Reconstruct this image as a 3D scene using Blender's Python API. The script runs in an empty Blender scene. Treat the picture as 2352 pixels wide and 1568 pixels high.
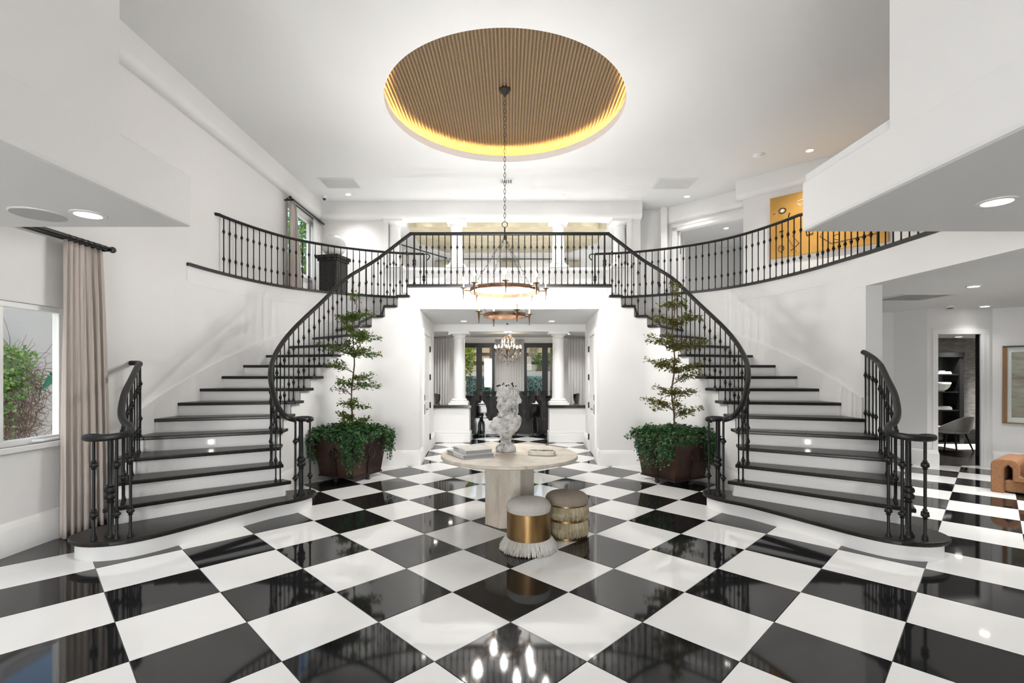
import bpy, bmesh, math, random
import numpy as np
from mathutils import Vector, Matrix
random.seed(7)
rng = np.random.default_rng(7)
SC = bpy.context.scene
COL = SC.collection
PI = math.pi
R = math.radians

# ------------------------------------------------------------------ camera
EYE = 1.633
cam_d = bpy.data.cameras.new('camera')
cam_d.sensor_width = 36.0
cam_d.lens = 1113.9 / 2352 * 36.0
cam_d.shift_x = (1176 - 1170.1) / 2352
cam_d.shift_y = (853.4 - 784) / 2352
cam_d.clip_start = 0.05
cam_d.clip_end = 200
cam = bpy.data.objects.new('camera', cam_d)
COL.objects.link(cam)
cam.location = (0, 0, EYE)
cam.rotation_euler = (R(90), 0, 0)
SC.camera = cam

# ------------------------------------------------------------------ world, sky
world = bpy.data.worlds.new('sky')
SC.world = world
world.use_nodes = True
wn = world.node_tree
wn.nodes.clear()
wo = wn.nodes.new('ShaderNodeOutputWorld')
wb = wn.nodes.new('ShaderNodeBackground')
sky = wn.nodes.new('ShaderNodeTexSky')
sky.sky_type = 'NISHITA'
sky.sun_disc = False
sky.sun_elevation = R(48)
sky.sun_rotation = R(200)
sky.air_density = 1.2
sky.dust_density = 2.5
wn.links.new(sky.outputs[0], wb.inputs[0])
wb.inputs[1].default_value = 0.24
wn.links.new(wb.outputs[0], wo.inputs[0])

# ------------------------------------------------------------------ sun and large area lights
def sun_light():
    d = bpy.data.lights.new('sun', 'SUN')
    d.energy = 1.9
    d.angle = R(3)
    d.color = (1.0, 0.95, 0.86)
    o = bpy.data.objects.new('sun', d)
    COL.objects.link(o)
    o.rotation_euler = (R(20), R(8), R(0))
sun_light()

def area(name, loc, rot, sx, sy, power, col=(1, 1, 1)):
    d = bpy.data.lights.new(name, 'AREA')
    d.shape = 'RECTANGLE'
    d.size, d.size_y = sx, sy
    d.energy = power
    d.color = col
    o = bpy.data.objects.new(name, d)
    COL.objects.link(o)
    o.location = loc
    o.rotation_euler = rot
    return o
# added fill light behind the camera, shaped to brighten the stair risers
area('front_fill_light', (-1.2, -4.9, 1.35), (R(90), 0, 0), 2.0, 2.5, 250, (0.985, 0.995, 1.0))
SC.view_settings.view_transform = 'Standard'
SC.view_settings.look = 'None'
SC.view_settings.gamma = 1.0
SC.view_settings.use_curve_mapping = False
SC.view_settings.exposure = 0.58
SC.cycles.max_bounces = 8
SC.cycles.diffuse_bounces = 3
SC.cycles.glossy_bounces = 3
SC.cycles.use_adaptive_sampling = True
SC.cycles.adaptive_threshold = 0.12
SC.cycles.adaptive_min_samples = 16
SC.cycles.transmission_bounces = 6
SC.cycles.transparent_max_bounces = 10
SC.cycles.caustics_reflective = False
SC.cycles.caustics_refractive = False
SC.cycles.sample_clamp_indirect = 6.0
SC.cycles.use_denoising = True

# ------------------------------------------------------------------ materials
MATS = {}
def newmat(name):
    m = bpy.data.materials.new(name)
    m.use_nodes = True
    nt = m.node_tree
    b = nt.nodes['Principled BSDF']
    MATS[name] = m
    return m, nt, b
def lk(nt, a, b): nt.links.new(a, b)
def noise(nt, scale, detail=4, rough=0.55, vec=None, dist=0):
    n = nt.nodes.new('ShaderNodeTexNoise')
    n.inputs['Scale'].default_value = scale
    n.inputs['Detail'].default_value = detail
    n.inputs['Roughness'].default_value = rough
    n.inputs['Distortion'].default_value = dist
    if vec is not None: lk(nt, vec, n.inputs['Vector'])
    return n
def coords(nt, scale=(1, 1, 1), kind='Object'):
    tc = nt.nodes.new('ShaderNodeTexCoord')
    mp = nt.nodes.new('ShaderNodeMapping')
    mp.inputs['Scale'].default_value = scale
    lk(nt, tc.outputs[kind], mp.inputs['Vector'])
    return mp.outputs[0]
def ramp(nt, fac, stops):
    r = nt.nodes.new('ShaderNodeValToRGB')
    e = r.color_ramp.elements
    while len(e) > 1: e.remove(e[-1])
    e[0].position = stops[0][0]; e[0].color = (*stops[0][1], 1)
    for p, c in stops[1:]:
        x = e.new(p); x.color = (*c, 1)
    lk(nt, fac, r.inputs[0])
    return r.outputs[0]
def bump(nt, b, h, strength=0.2, dist=0.01):
    n = nt.nodes.new('ShaderNodeBump')
    n.inputs['Strength'].default_value = strength
    n.inputs['Distance'].default_value = dist
    lk(nt, h, n.inputs['Height'])
    lk(nt, n.outputs[0], b.inputs['Normal'])
def pbr(name, col, rough=0.5, metal=0.0, spec=0.5, var=None, vscale=3, stretch=(1, 1, 1), bmp=0, bscale=60, bdist=0.005, coat=0):
    m, nt, b = newmat(name)
    b.inputs['Base Color'].default_value = (*col, 1)
    b.inputs['Roughness'].default_value = rough
    b.inputs['Metallic'].default_value = metal
    b.inputs['Specular IOR Level'].default_value = spec
    b.inputs['Coat Weight'].default_value = coat
    b.inputs['Coat Roughness'].default_value = 0.06
    if var is not None:
        n = noise(nt, vscale, 3, 0.6, coords(nt, stretch))
        lk(nt, ramp(nt, n.outputs[0], [(0.32, col), (0.68, var)]), b.inputs['Base Color'])
    if bmp:
        n2 = noise(nt, bscale, 2, 0.6, coords(nt))
        bump(nt, b, n2.outputs[0], bmp, bdist)
    return m
def emit(name, col, strength):
    m = bpy.data.materials.new(name)
    m.use_nodes = True
    nt = m.node_tree
    nt.nodes.clear()
    o = nt.nodes.new('ShaderNodeOutputMaterial')
    e = nt.nodes.new('ShaderNodeEmission')
    e.inputs[0].default_value = (*col, 1)
    e.inputs[1].default_value = strength
    lk(nt, e.outputs[0], o.inputs[0])
    MATS[name] = m
    return m

pbr('wall', (0.81, 0.803, 0.795), 0.6)
pbr('ceiling', (0.78, 0.78, 0.775), 0.7)
pbr('trim', (0.84, 0.835, 0.825), 0.35)
pbr('riser', (0.83, 0.825, 0.815), 0.4)
pbr('iron', (0.010, 0.0098, 0.0095), 0.42, spec=0.3, bmp=0.3, bscale=70, bdist=0.004)
pbr('black_metal', (0.012, 0.012, 0.012), 0.4)
pbr('black_lacquer', (0.010, 0.010, 0.010), 0.14, coat=0.4)
pbr('tile_white', (0.86, 0.855, 0.84), 0.045, var=(0.83, 0.825, 0.81), vscale=1.2, stretch=(1, 2.2, 1))
pbr('tile_black', (0.011, 0.011, 0.0115), 0.05)
pbr('grout', (0.07, 0.07, 0.068), 0.8)
pbr('tread_wood', (0.009, 0.0075, 0.0068), 0.30, spec=0.32, var=(0.022, 0.018, 0.016), vscale=5, stretch=(1.2, 9, 1), bmp=0.08, bscale=40)
pbr('floor_wood', (0.02, 0.016, 0.014), 0.25, var=(0.045, 0.036, 0.03), vscale=4, stretch=(1, 8, 1))
pbr('white_ceramic', (0.85, 0.845, 0.83), 0.4)
pbr('white_frame', (0.83, 0.83, 0.82), 0.35)
pbr('brass', (0.34, 0.215, 0.095), 0.34, metal=1.0, var=(0.25, 0.155, 0.065), vscale=3, stretch=(6, 6, 0.6))
pbr('chandelier_bronze', (0.07, 0.038, 0.022), 0.42, metal=0.8, var=(0.17, 0.09, 0.048), vscale=14, bmp=0.2, bscale=50)
pbr('candle_sleeve', (0.75, 0.60, 0.32), 0.5)
pbr('planter_steel', (0.022, 0.012, 0.010), 0.42, metal=0.35, var=(0.075, 0.035, 0.024), vscale=4, bmp=0.25, bscale=22, bdist=0.01)
pbr('planter_iron', (0.03, 0.018, 0.014), 0.45, metal=0.4)
pbr('soil', (0.03, 0.02, 0.013), 0.95, bmp=1, bscale=50, bdist=0.03)
pbr('trunk', (0.16, 0.09, 0.055), 0.8, var=(0.08, 0.05, 0.035), vscale=18)
pbr('twig', (0.16, 0.085, 0.05), 0.9)
pbr('curtain_rod', (0.01, 0.01, 0.01), 0.35)
pbr('book_cover', (0.66, 0.66, 0.66), 0.4)
pbr('book_pages', (0.30, 0.30, 0.31), 0.7, var=(0.40, 0.40, 0.41), vscale=30, stretch=(1, 1, 40))
pbr('ink_grey', (0.16, 0.16, 0.17), 0.6)
pbr('tray_marble', (0.80, 0.77, 0.71), 0.35, var=(0.74, 0.70, 0.63), vscale=9)
pbr('dried_petals', (0.10, 0.045, 0.02), 0.9, var=(0.2, 0.10, 0.04), vscale=60)
pbr('velvet_rust', (0.23, 0.105, 0.045), 0.85, var=(0.29, 0.145, 0.065), vscale=40, bmp=0.3, bscale=180)
pbr('velvet_rust_seat', (0.30, 0.16, 0.095), 0.85, var=(0.36, 0.20, 0.125), vscale=45, bmp=0.3, bscale=180)
pbr('ochre_wood', (0.25, 0.115, 0.025), 0.45, var=(0.20, 0.09, 0.02), vscale=8, stretch=(8, 8, 1))
pbr('boucle_grey', (0.56, 0.53, 0.49), 0.95, var=(0.66, 0.63, 0.59), vscale=90, bmp=1.0, bscale=150, bdist=0.012)
pbr('boucle_taupe', (0.30, 0.245, 0.19), 0.95, var=(0.38, 0.32, 0.26), vscale=100, bmp=1.0, bscale=170, bdist=0.01)
pbr('chair_fabric', (0.78, 0.76, 0.72), 0.9, bmp=0.4, bscale=120)
pbr('stucco', (0.62, 0.60, 0.57), 0.9, bmp=0.3, bscale=40)
pbr('stucco_tan', (0.52, 0.40, 0.26), 0.9)
pbr('terrace_stone', (0.46, 0.36, 0.23), 0.85, var=(0.38, 0.29, 0.18), vscale=6)
pbr('terrace_shade_urn_stone', (0.10, 0.075, 0.05), 0.9)  # dark tone painted as shade between the steps; also the urn's dark stone
pbr('paving', (0.66, 0.62, 0.55), 0.85)
pbr('hedge_core', (0.05, 0.09, 0.075), 0.9)
pbr('pot_white', (0.78, 0.74, 0.66), 0.6)
pbr('rug_white', (0.74, 0.72, 0.68), 0.95)
pbr('green_plastic', (0.01, 0.17, 0.10), 0.4)
pbr('speaker_cloth', (0.52, 0.52, 0.51), 0.9, bmp=0.3, bscale=400)
pbr('vent_dark', (0.14, 0.14, 0.14), 0.8)
pbr('vent_white', (0.72, 0.72, 0.71), 0.5)
pbr('pedestal_black', (0.006, 0.006, 0.006), 0.22)
emit('lamp_glow', (1.0, 0.96, 0.90), 14)
emit('bulb_glow', (1.0, 0.93, 0.82), 55)
emit('crystal_bulb', (1.0, 0.82, 0.55), 14)
emit('cove_led', (1.0, 0.56, 0.17), 150)
emit('step_led', (1.0, 0.96, 0.9), 7)

def leafmat(name, stops, rough=0.45, transl=0.25):
    m, nt, b = newmat(name)
    g = nt.nodes.new('ShaderNodeNewGeometry')
    c = ramp(nt, g.outputs['Random Per Island'], stops)
    lk(nt, c, b.inputs['Base Color'])
    b.inputs['Roughness'].default_value = rough
    t = nt.nodes.new('ShaderNodeBsdfTranslucent')
    lk(nt, c, t.inputs[0])
    mx = nt.nodes.new('ShaderNodeMixShader')
    mx.inputs[0].default_value = transl
    lk(nt, b.outputs[0], mx.inputs[1]); lk(nt, t.outputs[0], mx.inputs[2])
    lk(nt, mx.outputs[0], nt.nodes['Material Output'].inputs[0])
leafmat('leaf_tree', [(0, (0.03, 0.075, 0.012)), (0.5, (0.075, 0.14, 0.02)), (0.85, (0.13, 0.19, 0.035)), (1, (0.24, 0.19, 0.05))])
leafmat('leaf_tree_olive', [(0, (0.06, 0.085, 0.012)), (0.5, (0.12, 0.14, 0.02)), (0.85, (0.19, 0.17, 0.03)), (1, (0.24, 0.12, 0.03))])
leafmat('leaf_ivy', [(0, (0.008, 0.045, 0.012)), (0.5, (0.016, 0.085, 0.025)), (0.85, (0.035, 0.13, 0.03)), (1, (0.13, 0.19, 0.04))])
leafmat('leaf_vine', [(0, (0.07, 0.20, 0.03)), (0.6, (0.16, 0.34, 0.05)), (1, (0.34, 0.48, 0.12))])
leafmat('leaf_garden', [(0, (0.10, 0.20, 0.01)), (0.5, (0.36, 0.46, 0.02)), (1, (0.62, 0.60, 0.03))])
leafmat('leaf_palm', [(0, (0.05, 0.14, 0.03)), (0.6, (0.16, 0.30, 0.06)), (1, (0.30, 0.42, 0.10))])
leafmat('leaf_hedge', [(0, (0.10, 0.20, 0.17)), (0.6, (0.24, 0.42, 0.37)), (1, (0.55, 0.72, 0.66))])
leafmat('strand_white', [(0, (0.55, 0.52, 0.47)), (0.7, (0.74, 0.72, 0.68)), (1, (0.50, 0.45, 0.38))], 0.5, 0.1)
leafmat('strand_straw', [(0, (0.30, 0.24, 0.14)), (0.6, (0.46, 0.39, 0.25)), (1, (0.56, 0.50, 0.36))], 0.5, 0.1)

def fabric(name, col, transl=0.35):
    m, nt, b = newmat(name)
    b.inputs['Base Color'].default_value = (*col, 1)
    b.inputs['Roughness'].default_value = 0.9
    w = noise(nt, 260, 2, 0.5, coords(nt, (1, 1, 0.2)))
    bump(nt, b, w.outputs[0], 0.1, 0.002)
    t = nt.nodes.new('ShaderNodeBsdfTranslucent')
    t.inputs[0].default_value = (*col, 1)
    mx = nt.nodes.new('ShaderNodeMixShader')
    mx.inputs[0].default_value = transl
    lk(nt, b.outputs[0], mx.inputs[1]); lk(nt, t.outputs[0], mx.inputs[2])
    lk(nt, mx.outputs[0], nt.nodes['Material Output'].inputs[0])
fabric('curtain_blush', (0.80, 0.735, 0.685), 0.4)
fabric('curtain_white', (0.82, 0.81, 0.80), 0.4)
fabric('curtain_beige', (0.55, 0.51, 0.42), 0.2)

def glass():
    m = bpy.data.materials.new('glass')
    m.use_nodes = True
    nt = m.node_tree
    nt.nodes.clear()
    o = nt.nodes.new('ShaderNodeOutputMaterial')
    t = nt.nodes.new('ShaderNodeBsdfTransparent')
    t.inputs[0].default_value = (0.96, 0.98, 0.97, 1)
    g = nt.nodes.new('ShaderNodeBsdfGlossy')
    g.inputs['Roughness'].default_value = 0.02
    mx = nt.nodes.new('ShaderNodeMixShader')
    mx.inputs[0].default_value = 0.05
    lk(nt, t.outputs[0], mx.inputs[1]); lk(nt, g.outputs[0], mx.inputs[2])
    lk(nt, mx.outputs[0], o.inputs[0])
    MATS['glass'] = m
glass()
def crystal():
    m, nt, b = newmat('crystal')
    b.inputs['Base Color'].default_value = (0.95, 0.96, 0.98, 1)
    b.inputs['Roughness'].default_value = 0.02
    b.inputs['Transmission Weight'].default_value = 0.75
    b.inputs['IOR'].default_value = 1.5
crystal()

def travertine():
    m, nt, b = newmat('travertine')
    v = coords(nt, (1, 1, 1))
    n1 = noise(nt, 2.2, 6, 0.62, coords(nt, (3.0, 3.0, 0.7)), 0.6)
    n2 = noise(nt, 26, 4, 0.6, coords(nt, (3, 3, 0.8)))
    c = ramp(nt, n1.outputs[0], [(0.25, (0.44, 0.37, 0.285)), (0.5, (0.60, 0.54, 0.455)), (0.75, (0.70, 0.66, 0.59))])
    c2 = ramp(nt, n2.outputs[0], [(0.30, (0.62, 0.56, 0.5)), (0.45, (1, 1, 1))])
    mm = nt.nodes.new('ShaderNodeMix'); mm.data_type = 'RGBA'; mm.blend_type = 'MULTIPLY'
    mm.inputs[0].default_value = 0.45
    lk(nt, c, mm.inputs[6]); lk(nt, c2, mm.inputs[7])
    lk(nt, mm.outputs[2], b.inputs['Base Color'])
    b.inputs['Roughness'].default_value = 0.42
    bump(nt, b, n2.outputs[0], 0.12, 0.004)
travertine()
def stone_bust():
    m, nt, b = newmat('bust_stone')
    n1 = noise(nt, 9, 8, 0.7, coords(nt))
    n2 = noise(nt, 60, 6, 0.7, coords(nt))
    c = ramp(nt, n1.outputs[0], [(0.30, (0.14, 0.135, 0.13)), (0.42, (0.38, 0.37, 0.35)), (0.53, (0.68, 0.67, 0.65)), (0.75, (0.80, 0.79, 0.77))])
    c2 = ramp(nt, n2.outputs[0], [(0.34, (0.35, 0.34, 0.33)), (0.46, (1, 1, 1))])
    mm = nt.nodes.new('ShaderNodeMix'); mm.data_type = 'RGBA'; mm.blend_type = 'MULTIPLY'
    mm.inputs[0].default_value = 0.75
    lk(nt, c, mm.inputs[6]); lk(nt, c2, mm.inputs[7])
    lk(nt, mm.outputs[2], b.inputs['Base Color'])
    b.inputs['Roughness'].default_value = 0.85
    bump(nt, b, n2.outputs[0], 0.3, 0.003)
stone_bust()
def gold_dome():
    m, nt, b = newmat('gold_pleats')
    n1 = noise(nt, 60, 3, 0.6, coords(nt, (3, 0.6, 1)))
    c = ramp(nt, n1.outputs[0], [(0.3, (0.15, 0.098, 0.048)), (0.7, (0.29, 0.20, 0.105))])
    w = nt.nodes.new('ShaderNodeTexWave')
    w.wave_type = 'BANDS'; w.bands_direction = 'X'
    w.inputs['Scale'].default_value = 6.2832 / 20 / 0.049
    w.inputs['Distortion'].default_value = 0.35
    lk(nt, coords(nt), w.inputs['Vector'])
    st = ramp(nt, w.outputs[0], [(0.15, (0.42, 0.40, 0.36)), (0.6, (1, 1, 1))])
    mm = nt.nodes.new('ShaderNodeMix'); mm.data_type = 'RGBA'; mm.blend_type = 'MULTIPLY'; mm.inputs[0].default_value = 1.0
    lk(nt, c, mm.inputs[6]); lk(nt, st, mm.inputs[7])
    lk(nt, mm.outputs[2], b.inputs['Base Color'])
    b.inputs['Roughness'].default_value = 0.5
    b.inputs['Metallic'].default_value = 0.25
gold_dome()
def gold_leaf():
    m, nt, b = newmat('gold_leaf')
    n1 = noise(nt, 3, 5, 0.6, coords(nt, (1, 3, 1)))
    c = ramp(nt, n1.outputs[0], [(0.3, (0.46, 0.40, 0.27)), (0.7, (0.66, 0.60, 0.44))])
    lk(nt, c, b.inputs['Base Color'])
    b.inputs['Roughness'].default_value = 0.4
    b.inputs['Metallic'].default_value = 0.35
gold_leaf()
def canvas_gold():
    m, nt, b = newmat('canvas_gold')
    n1 = noise(nt, 2.2, 5, 0.6, coords(nt))
    c = ramp(nt, n1.outputs[0], [(0.3, (0.50, 0.25, 0.045)), (0.7, (0.64, 0.36, 0.08))])
    lk(nt, c, b.inputs['Base Color'])
    b.inputs['Roughness'].default_value = 0.55
canvas_gold()
def wallpaper():
    m, nt, b = newmat('grasscloth')
    n1 = noise(nt, 6, 6, 0.7, coords(nt, (1.2, 1.2, 14)))
    c = ramp(nt, n1.outputs[0], [(0.3, (0.09, 0.083, 0.078)), (0.52, (0.28, 0.265, 0.25)), (0.7, (0.46, 0.44, 0.41))])
    lk(nt, c, b.inputs['Base Color'])
    b.inputs['Roughness'].default_value = 0.8
wallpaper()
def photo_print():
    m, nt, b = newmat('framed_print')
    n1 = noise(nt, 3, 5, 0.6, coords(nt, (1, 1, 5)))
    c = ramp(nt, n1.outputs[0], [(0.3, (0.10, 0.07, 0.05)), (0.45, (0.30, 0.22, 0.13)), (0.6, (0.36, 0.36, 0.30)), (0.75, (0.45, 0.33, 0.18))])
    lk(nt, c, b.inputs['Base Color'])
    b.inputs['Roughness'].default_value = 0.12
photo_print()

# ------------------------------------------------------------------ helpers
class MB:
    def __init__(s): s.v = []; s.f = []
    def add(s, vs, fs):
        o = len(s.v)
        s.v += [tuple(map(float, p)) for p in vs]
        s.f += [tuple(i + o for i in f) for f in fs]
        return s
    def box(s, x0, x1, y0, y1, z0, z1):
        v = [(x, y, z) for z in (z0, z1) for y in (y0, y1) for x in (x0, x1)]
        return s.add(v, [(0, 2, 3, 1), (4, 5, 7, 6), (0, 1, 5, 4), (2, 6, 7, 3), (0, 4, 6, 2), (1, 3, 7, 5)])
    def hexa(s, c):       # 8 corners: bottom 4 in order, top 4 in order
        return s.add(c, [(3, 2, 1, 0), (4, 5, 6, 7), (0, 1, 5, 4), (1, 2, 6, 5), (2, 3, 7, 6), (3, 0, 4, 7)])
    def prism(s, poly, z0, z1):
        n = len(poly)
        v = [(p[0], p[1], z0) for p in poly] + [(p[0], p[1], z1) for p in poly]
        return s.add(v, [tuple(range(n - 1, -1, -1)), tuple(range(n, 2 * n))] + [(i, (i + 1) % n, (i + 1) % n + n, i + n) for i in range(n)])
    def lathe(s, prof, n=16, o=(0, 0, 0), cap=True):
        v = []; f = []
        for r, z in prof:
            for k in range(n):
                a = 2 * PI * k / n
                v.append((o[0] + r * math.cos(a), o[1] + r * math.sin(a), o[2] + z))
        m = len(prof)
        for j in range(m - 1):
            for k in range(n):
                f.append((j * n + k, j * n + (k + 1) % n, (j + 1) * n + (k + 1) % n, (j + 1) * n + k))
        if cap:
            f.append(tuple(range(n - 1, -1, -1))); f.append(tuple((m - 1) * n + k for k in range(n)))
        return s.add(v, f)
    def sweep(s, path, prof, closed=False, cap=True, up=(0, 0, 1)):
        P = [Vector(p) for p in path]; n = len(P); m = len(prof)
        v = []; f = []
        for i, p in enumerate(P):
            if closed: t = P[(i + 1) % n] - P[i - 1]
            else: t = P[min(i + 1, n - 1)] - P[max(i - 1, 0)]
            t.normalize()
            u = Vector(up)
            sd = t.cross(u)
            if sd.length < 1e-4: sd = t.cross(Vector((0, 1, 0)))
            sd.normalize()
            nu = sd.cross(t)
            for a, b in prof: v.append(tuple(p + sd * a + nu * b))
        q = n if closed else n - 1
        for i in range(q):
            j = (i + 1) % n
            for k in range(m):
                f.append((i * m + k, i * m + (k + 1) % m, j * m + (k + 1) % m, j * m + k))
        if cap and not closed:
            f.append(tuple(range(m - 1, -1, -1))); f.append(tuple((n - 1) * m + k for k in range(m)))
        return s.add(v, f)
    def tube(s, path, r, n=8, closed=False, cap=True, up=(0, 0, 1)):
        if callable(r) or isinstance(r, (list, tuple)):
            P = [Vector(p) for p in path]; rr = r
            v = []; f = []; N = len(P)
            for i, p in enumerate(P):
                t = (P[min(i + 1, N - 1)] - P[max(i - 1, 0)]).normalized()
                sd = t.cross(Vector(up))
                if sd.length < 1e-3: sd = t.cross(Vector((0, 1, 0)))
                sd.normalize(); nu = sd.cross(t)
                for k in range(n):
                    a = 2 * PI * k / n
                    v.append(tuple(p + (sd * math.cos(a) + nu * math.sin(a)) * rr[i]))
            for i in range(N - 1):
                for k in range(n):
                    f.append((i * n + k, i * n + (k + 1) % n, (i + 1) * n + (k + 1) % n, (i + 1) * n + k))
            f.append(tuple(range(n - 1, -1, -1))); f.append(tuple((N - 1) * n + k for k in range(n)))
            return s.add(v, f)
        return s.sweep(path, [(r * math.cos(2 * PI * k / n), r * math.sin(2 * PI * k / n)) for k in range(n)], closed, cap, up)
    def sphere(s, c, r, n=10, m=7):
        rx, ry, rz = (r, r, r) if not isinstance(r, (tuple, list)) else r
        v = [(c[0], c[1], c[2] - rz)]; f = []
        for j in range(1, m):
            th = PI * j / m
            for k in range(n):
                a = 2 * PI * k / n
                v.append((c[0] + rx * math.sin(th) * math.cos(a), c[1] + ry * math.sin(th) * math.sin(a), c[2] - rz * math.cos(th)))
        v.append((c[0], c[1], c[2] + rz))
        for k in range(n): f.append((0, 1 + (k + 1) % n, 1 + k))
        for j in range(m - 2):
            for k in range(n):
                a = 1 + j * n
                f.append((a + k, a + (k + 1) % n, a + n + (k + 1) % n, a + n + k))
        L = len(v) - 1; a = 1 + (m - 2) * n
        for k in range(n): f.append((L, a + k, a + (k + 1) % n))
        return s.add(v, f)
    def xf(s, M, start=0):
        for i in range(start, len(s.v)):
            s.v[i] = tuple(M @ Vector(s.v[i]))
        return s
    def build(s, name, mat, parent=None, smooth=False, bevel=0, recalc=True, local=False):
        me = bpy.data.meshes.new(name)
        me.from_pydata(s.v, [], s.f)
        if recalc and len(s.f) < 60000:
            bm = bmesh.new(); bm.from_mesh(me)
            bmesh.ops.recalc_face_normals(bm, faces=bm.faces)
            bm.to_mesh(me); bm.free()
        me.update()
        me.materials.append(MATS[mat] if isinstance(mat, str) else mat)
        o = bpy.data.objects.new(name, me)
        COL.objects.link(o)
        if parent is not None:
            o.parent = parent
            if not local and parent.type == 'EMPTY': o.location = tuple(-c for c in parent.location)
        if smooth:
            me.polygons.foreach_set('use_smooth', [True] * len(me.polygons))
            me.set_sharp_from_angle(angle=R(40))
        if bevel:
            b = o.modifiers.new('bevel', 'BEVEL'); b.width = bevel; b.segments = 2; b.limit_method = 'ANGLE'
        return o
def tag(o, label, cat=None, group=None, kind=None):
    o['label'] = label
    if cat: o['category'] = cat
    if group: o['group'] = group
    if kind: o['kind'] = kind
    return o
def thing(name, label, cat, loc=(0, 0, 0), rotz=0, group=None, kind=None):
    o = bpy.data.objects.new(name, None)
    o.empty_display_size = 0.1
    COL.objects.link(o)
    o.location = loc; o.rotation_euler = (0, 0, rotz)
    return tag(o, label, cat, group, kind)
def struct(name, mb, mat, label, cat='structure', parent=None, **kw):
    o = mb.build(name, mat, parent, **kw)
    if parent is None: tag(o, label, cat, kind='structure')
    return o
def share(name, me, parent, loc, rot=(0, 0, 0), scale=(1, 1, 1), world=True):
    o = bpy.data.objects.new(name, me)
    COL.objects.link(o)
    o.parent = parent
    if world and parent is not None and parent.type == 'EMPTY': loc = tuple(a - b for a, b in zip(loc, parent.location))
    o.location = loc; o.rotation_euler = rot; o.scale = scale
    return o
def dup(root, loc, rotz, label, group=None):
    r = root.copy(); COL.objects.link(r)
    r.location = loc; r.rotation_euler = (0, 0, rotz)
    r['label'] = label
    if group: r['group'] = group
    for ch in list(root.children):
        c = ch.copy(); COL.objects.link(c); c.parent = r
        for g in list(ch.children):
            d = g.copy(); COL.objects.link(d); d.parent = c
    return r
def smooth_pts(pts, per=6, closed=False):
    P = [np.array(p, float) for p in pts]; n = len(P); out = []
    rg = range(n) if closed else range(n - 1)
    for i in rg:
        p1, p2 = P[i], P[(i + 1) % n]
        p0 = P[i - 1] if (closed or i > 0) else 2 * p1 - p2
        p3 = P[(i + 2) % n] if (closed or i + 2 < n) else 2 * p2 - p1
        for k in range(per):
            t = k / per
            out.append(tuple(0.5 * ((2 * p1) + (-p0 + p2) * t + (2 * p0 - 5 * p1 + 4 * p2 - p3) * t * t + (-p0 + 3 * p1 - 3 * p2 + p3) * t ** 3)))
    if not closed: out.append(tuple(P[-1]))
    return out
def curve_at(table, t):
    ks = sorted(table); k = int(min(max(math.floor(t), ks[0]), ks[-1] - 1)); u = t - k
    g = lambda q: np.array(table[q], float) if q in table else None
    p1, p2 = g(k), g(k + 1)
    p0 = g(k - 1) if g(k - 1) is not None else 2 * p1 - p2
    p3 = g(k + 2) if g(k + 2) is not None else 2 * p2 - p1
    return 0.5 * ((2 * p1) + (-p0 + p2) * u + (2 * p0 - 5 * p1 + 4 * p2 - p3) * u * u + (-p0 + 3 * p1 - 3 * p2 + p3) * u ** 3)
def offset_line(pts, d):
    P = [np.array(p[:2], float) for p in pts]; out = []
    for i in range(len(P)):
        t = P[min(i + 1, len(P) - 1)] - P[max(i - 1, 0)]
        t /= np.linalg.norm(t)
        out.append((P[i][0] - t[1] * d, P[i][1] + t[0] * d))
    return out
def wall_x(mb, x0, x1, ya, yb, za, zb, holes=()):
    ys = sorted({ya, yb, *[h[0] for h in holes], *[h[1] for h in holes]})
    zs = sorted({za, zb, *[h[2] for h in holes], *[h[3] for h in holes]})
    for i in range(len(ys) - 1):
        for j in range(len(zs) - 1):
            cy, cz = (ys[i] + ys[i + 1]) / 2, (zs[j] + zs[j + 1]) / 2
            if ya < cy < yb and za < cz < zb and not any(h[0] < cy < h[1] and h[2] < cz < h[3] for h in holes):
                mb.box(x0, x1, ys[i], ys[i + 1], zs[j], zs[j + 1])
    return mb
def wall_y(mb, y0, y1, xa, xb, za, zb, holes=()):
    t = wall_x(MB(), y0, y1, xa, xb, za, zb, holes)
    return mb.add([(p[1], p[0], p[2]) for p in t.v], t.f)

# ================================================================== THE SETTING
Z2 = 3.133            # upper floor
RISE = Z2 / 18
ZC = 5.54             # main ceiling
SB = 5.165            # underside of the soffits
WL = -4.47            # left wall plane
INNER = {1: (-2.46, 5.55), 2: (-2.59, 5.71), 3: (-2.73, 5.81), 4: (-2.865, 6.03), 5: (-2.97, 6.30), 6: (-3.02, 6.56), 7: (-3.035, 6.82), 8: (-3.015, 7.06),
         9: (-2.965, 7.29), 10: (-2.90, 7.51), 11: (-2.83, 7.71), 12: (-2.76, 7.90), 13: (-2.68, 8.08), 14: (-2.565, 8.25),
         15: (-2.39, 8.35), 16: (-2.18, 8.375), 17: (-1.96, 8.38), 18: (-1.73, 8.38)}
OUTER = {1: (-3.6, 4.25), 2: (-3.79, 4.56), 3: (-3.97, 4.85), 4: (-4.17, 5.20), 5: (-4.41, 5.64), 6: (-4.46, 6.05), 7: (-4.468, 6.49), 8: (-4.445, 6.92),
         9: (-4.38, 7.34), 10: (-4.28, 7.76), 11: (-4.13, 8.19), 12: (-3.92, 8.60), 13: (-3.64, 8.93), 14: (-3.31, 9.20),
         15: (-2.94, 9.43), 16: (-2.55, 9.61), 17: (-2.14, 9.74), 18: (-1.73, 9.80)}
def mir(p, s): return (p[0] * -s, *p[1:])         # tables hold the left stair (s = -1); s = +1 mirrors them
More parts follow.
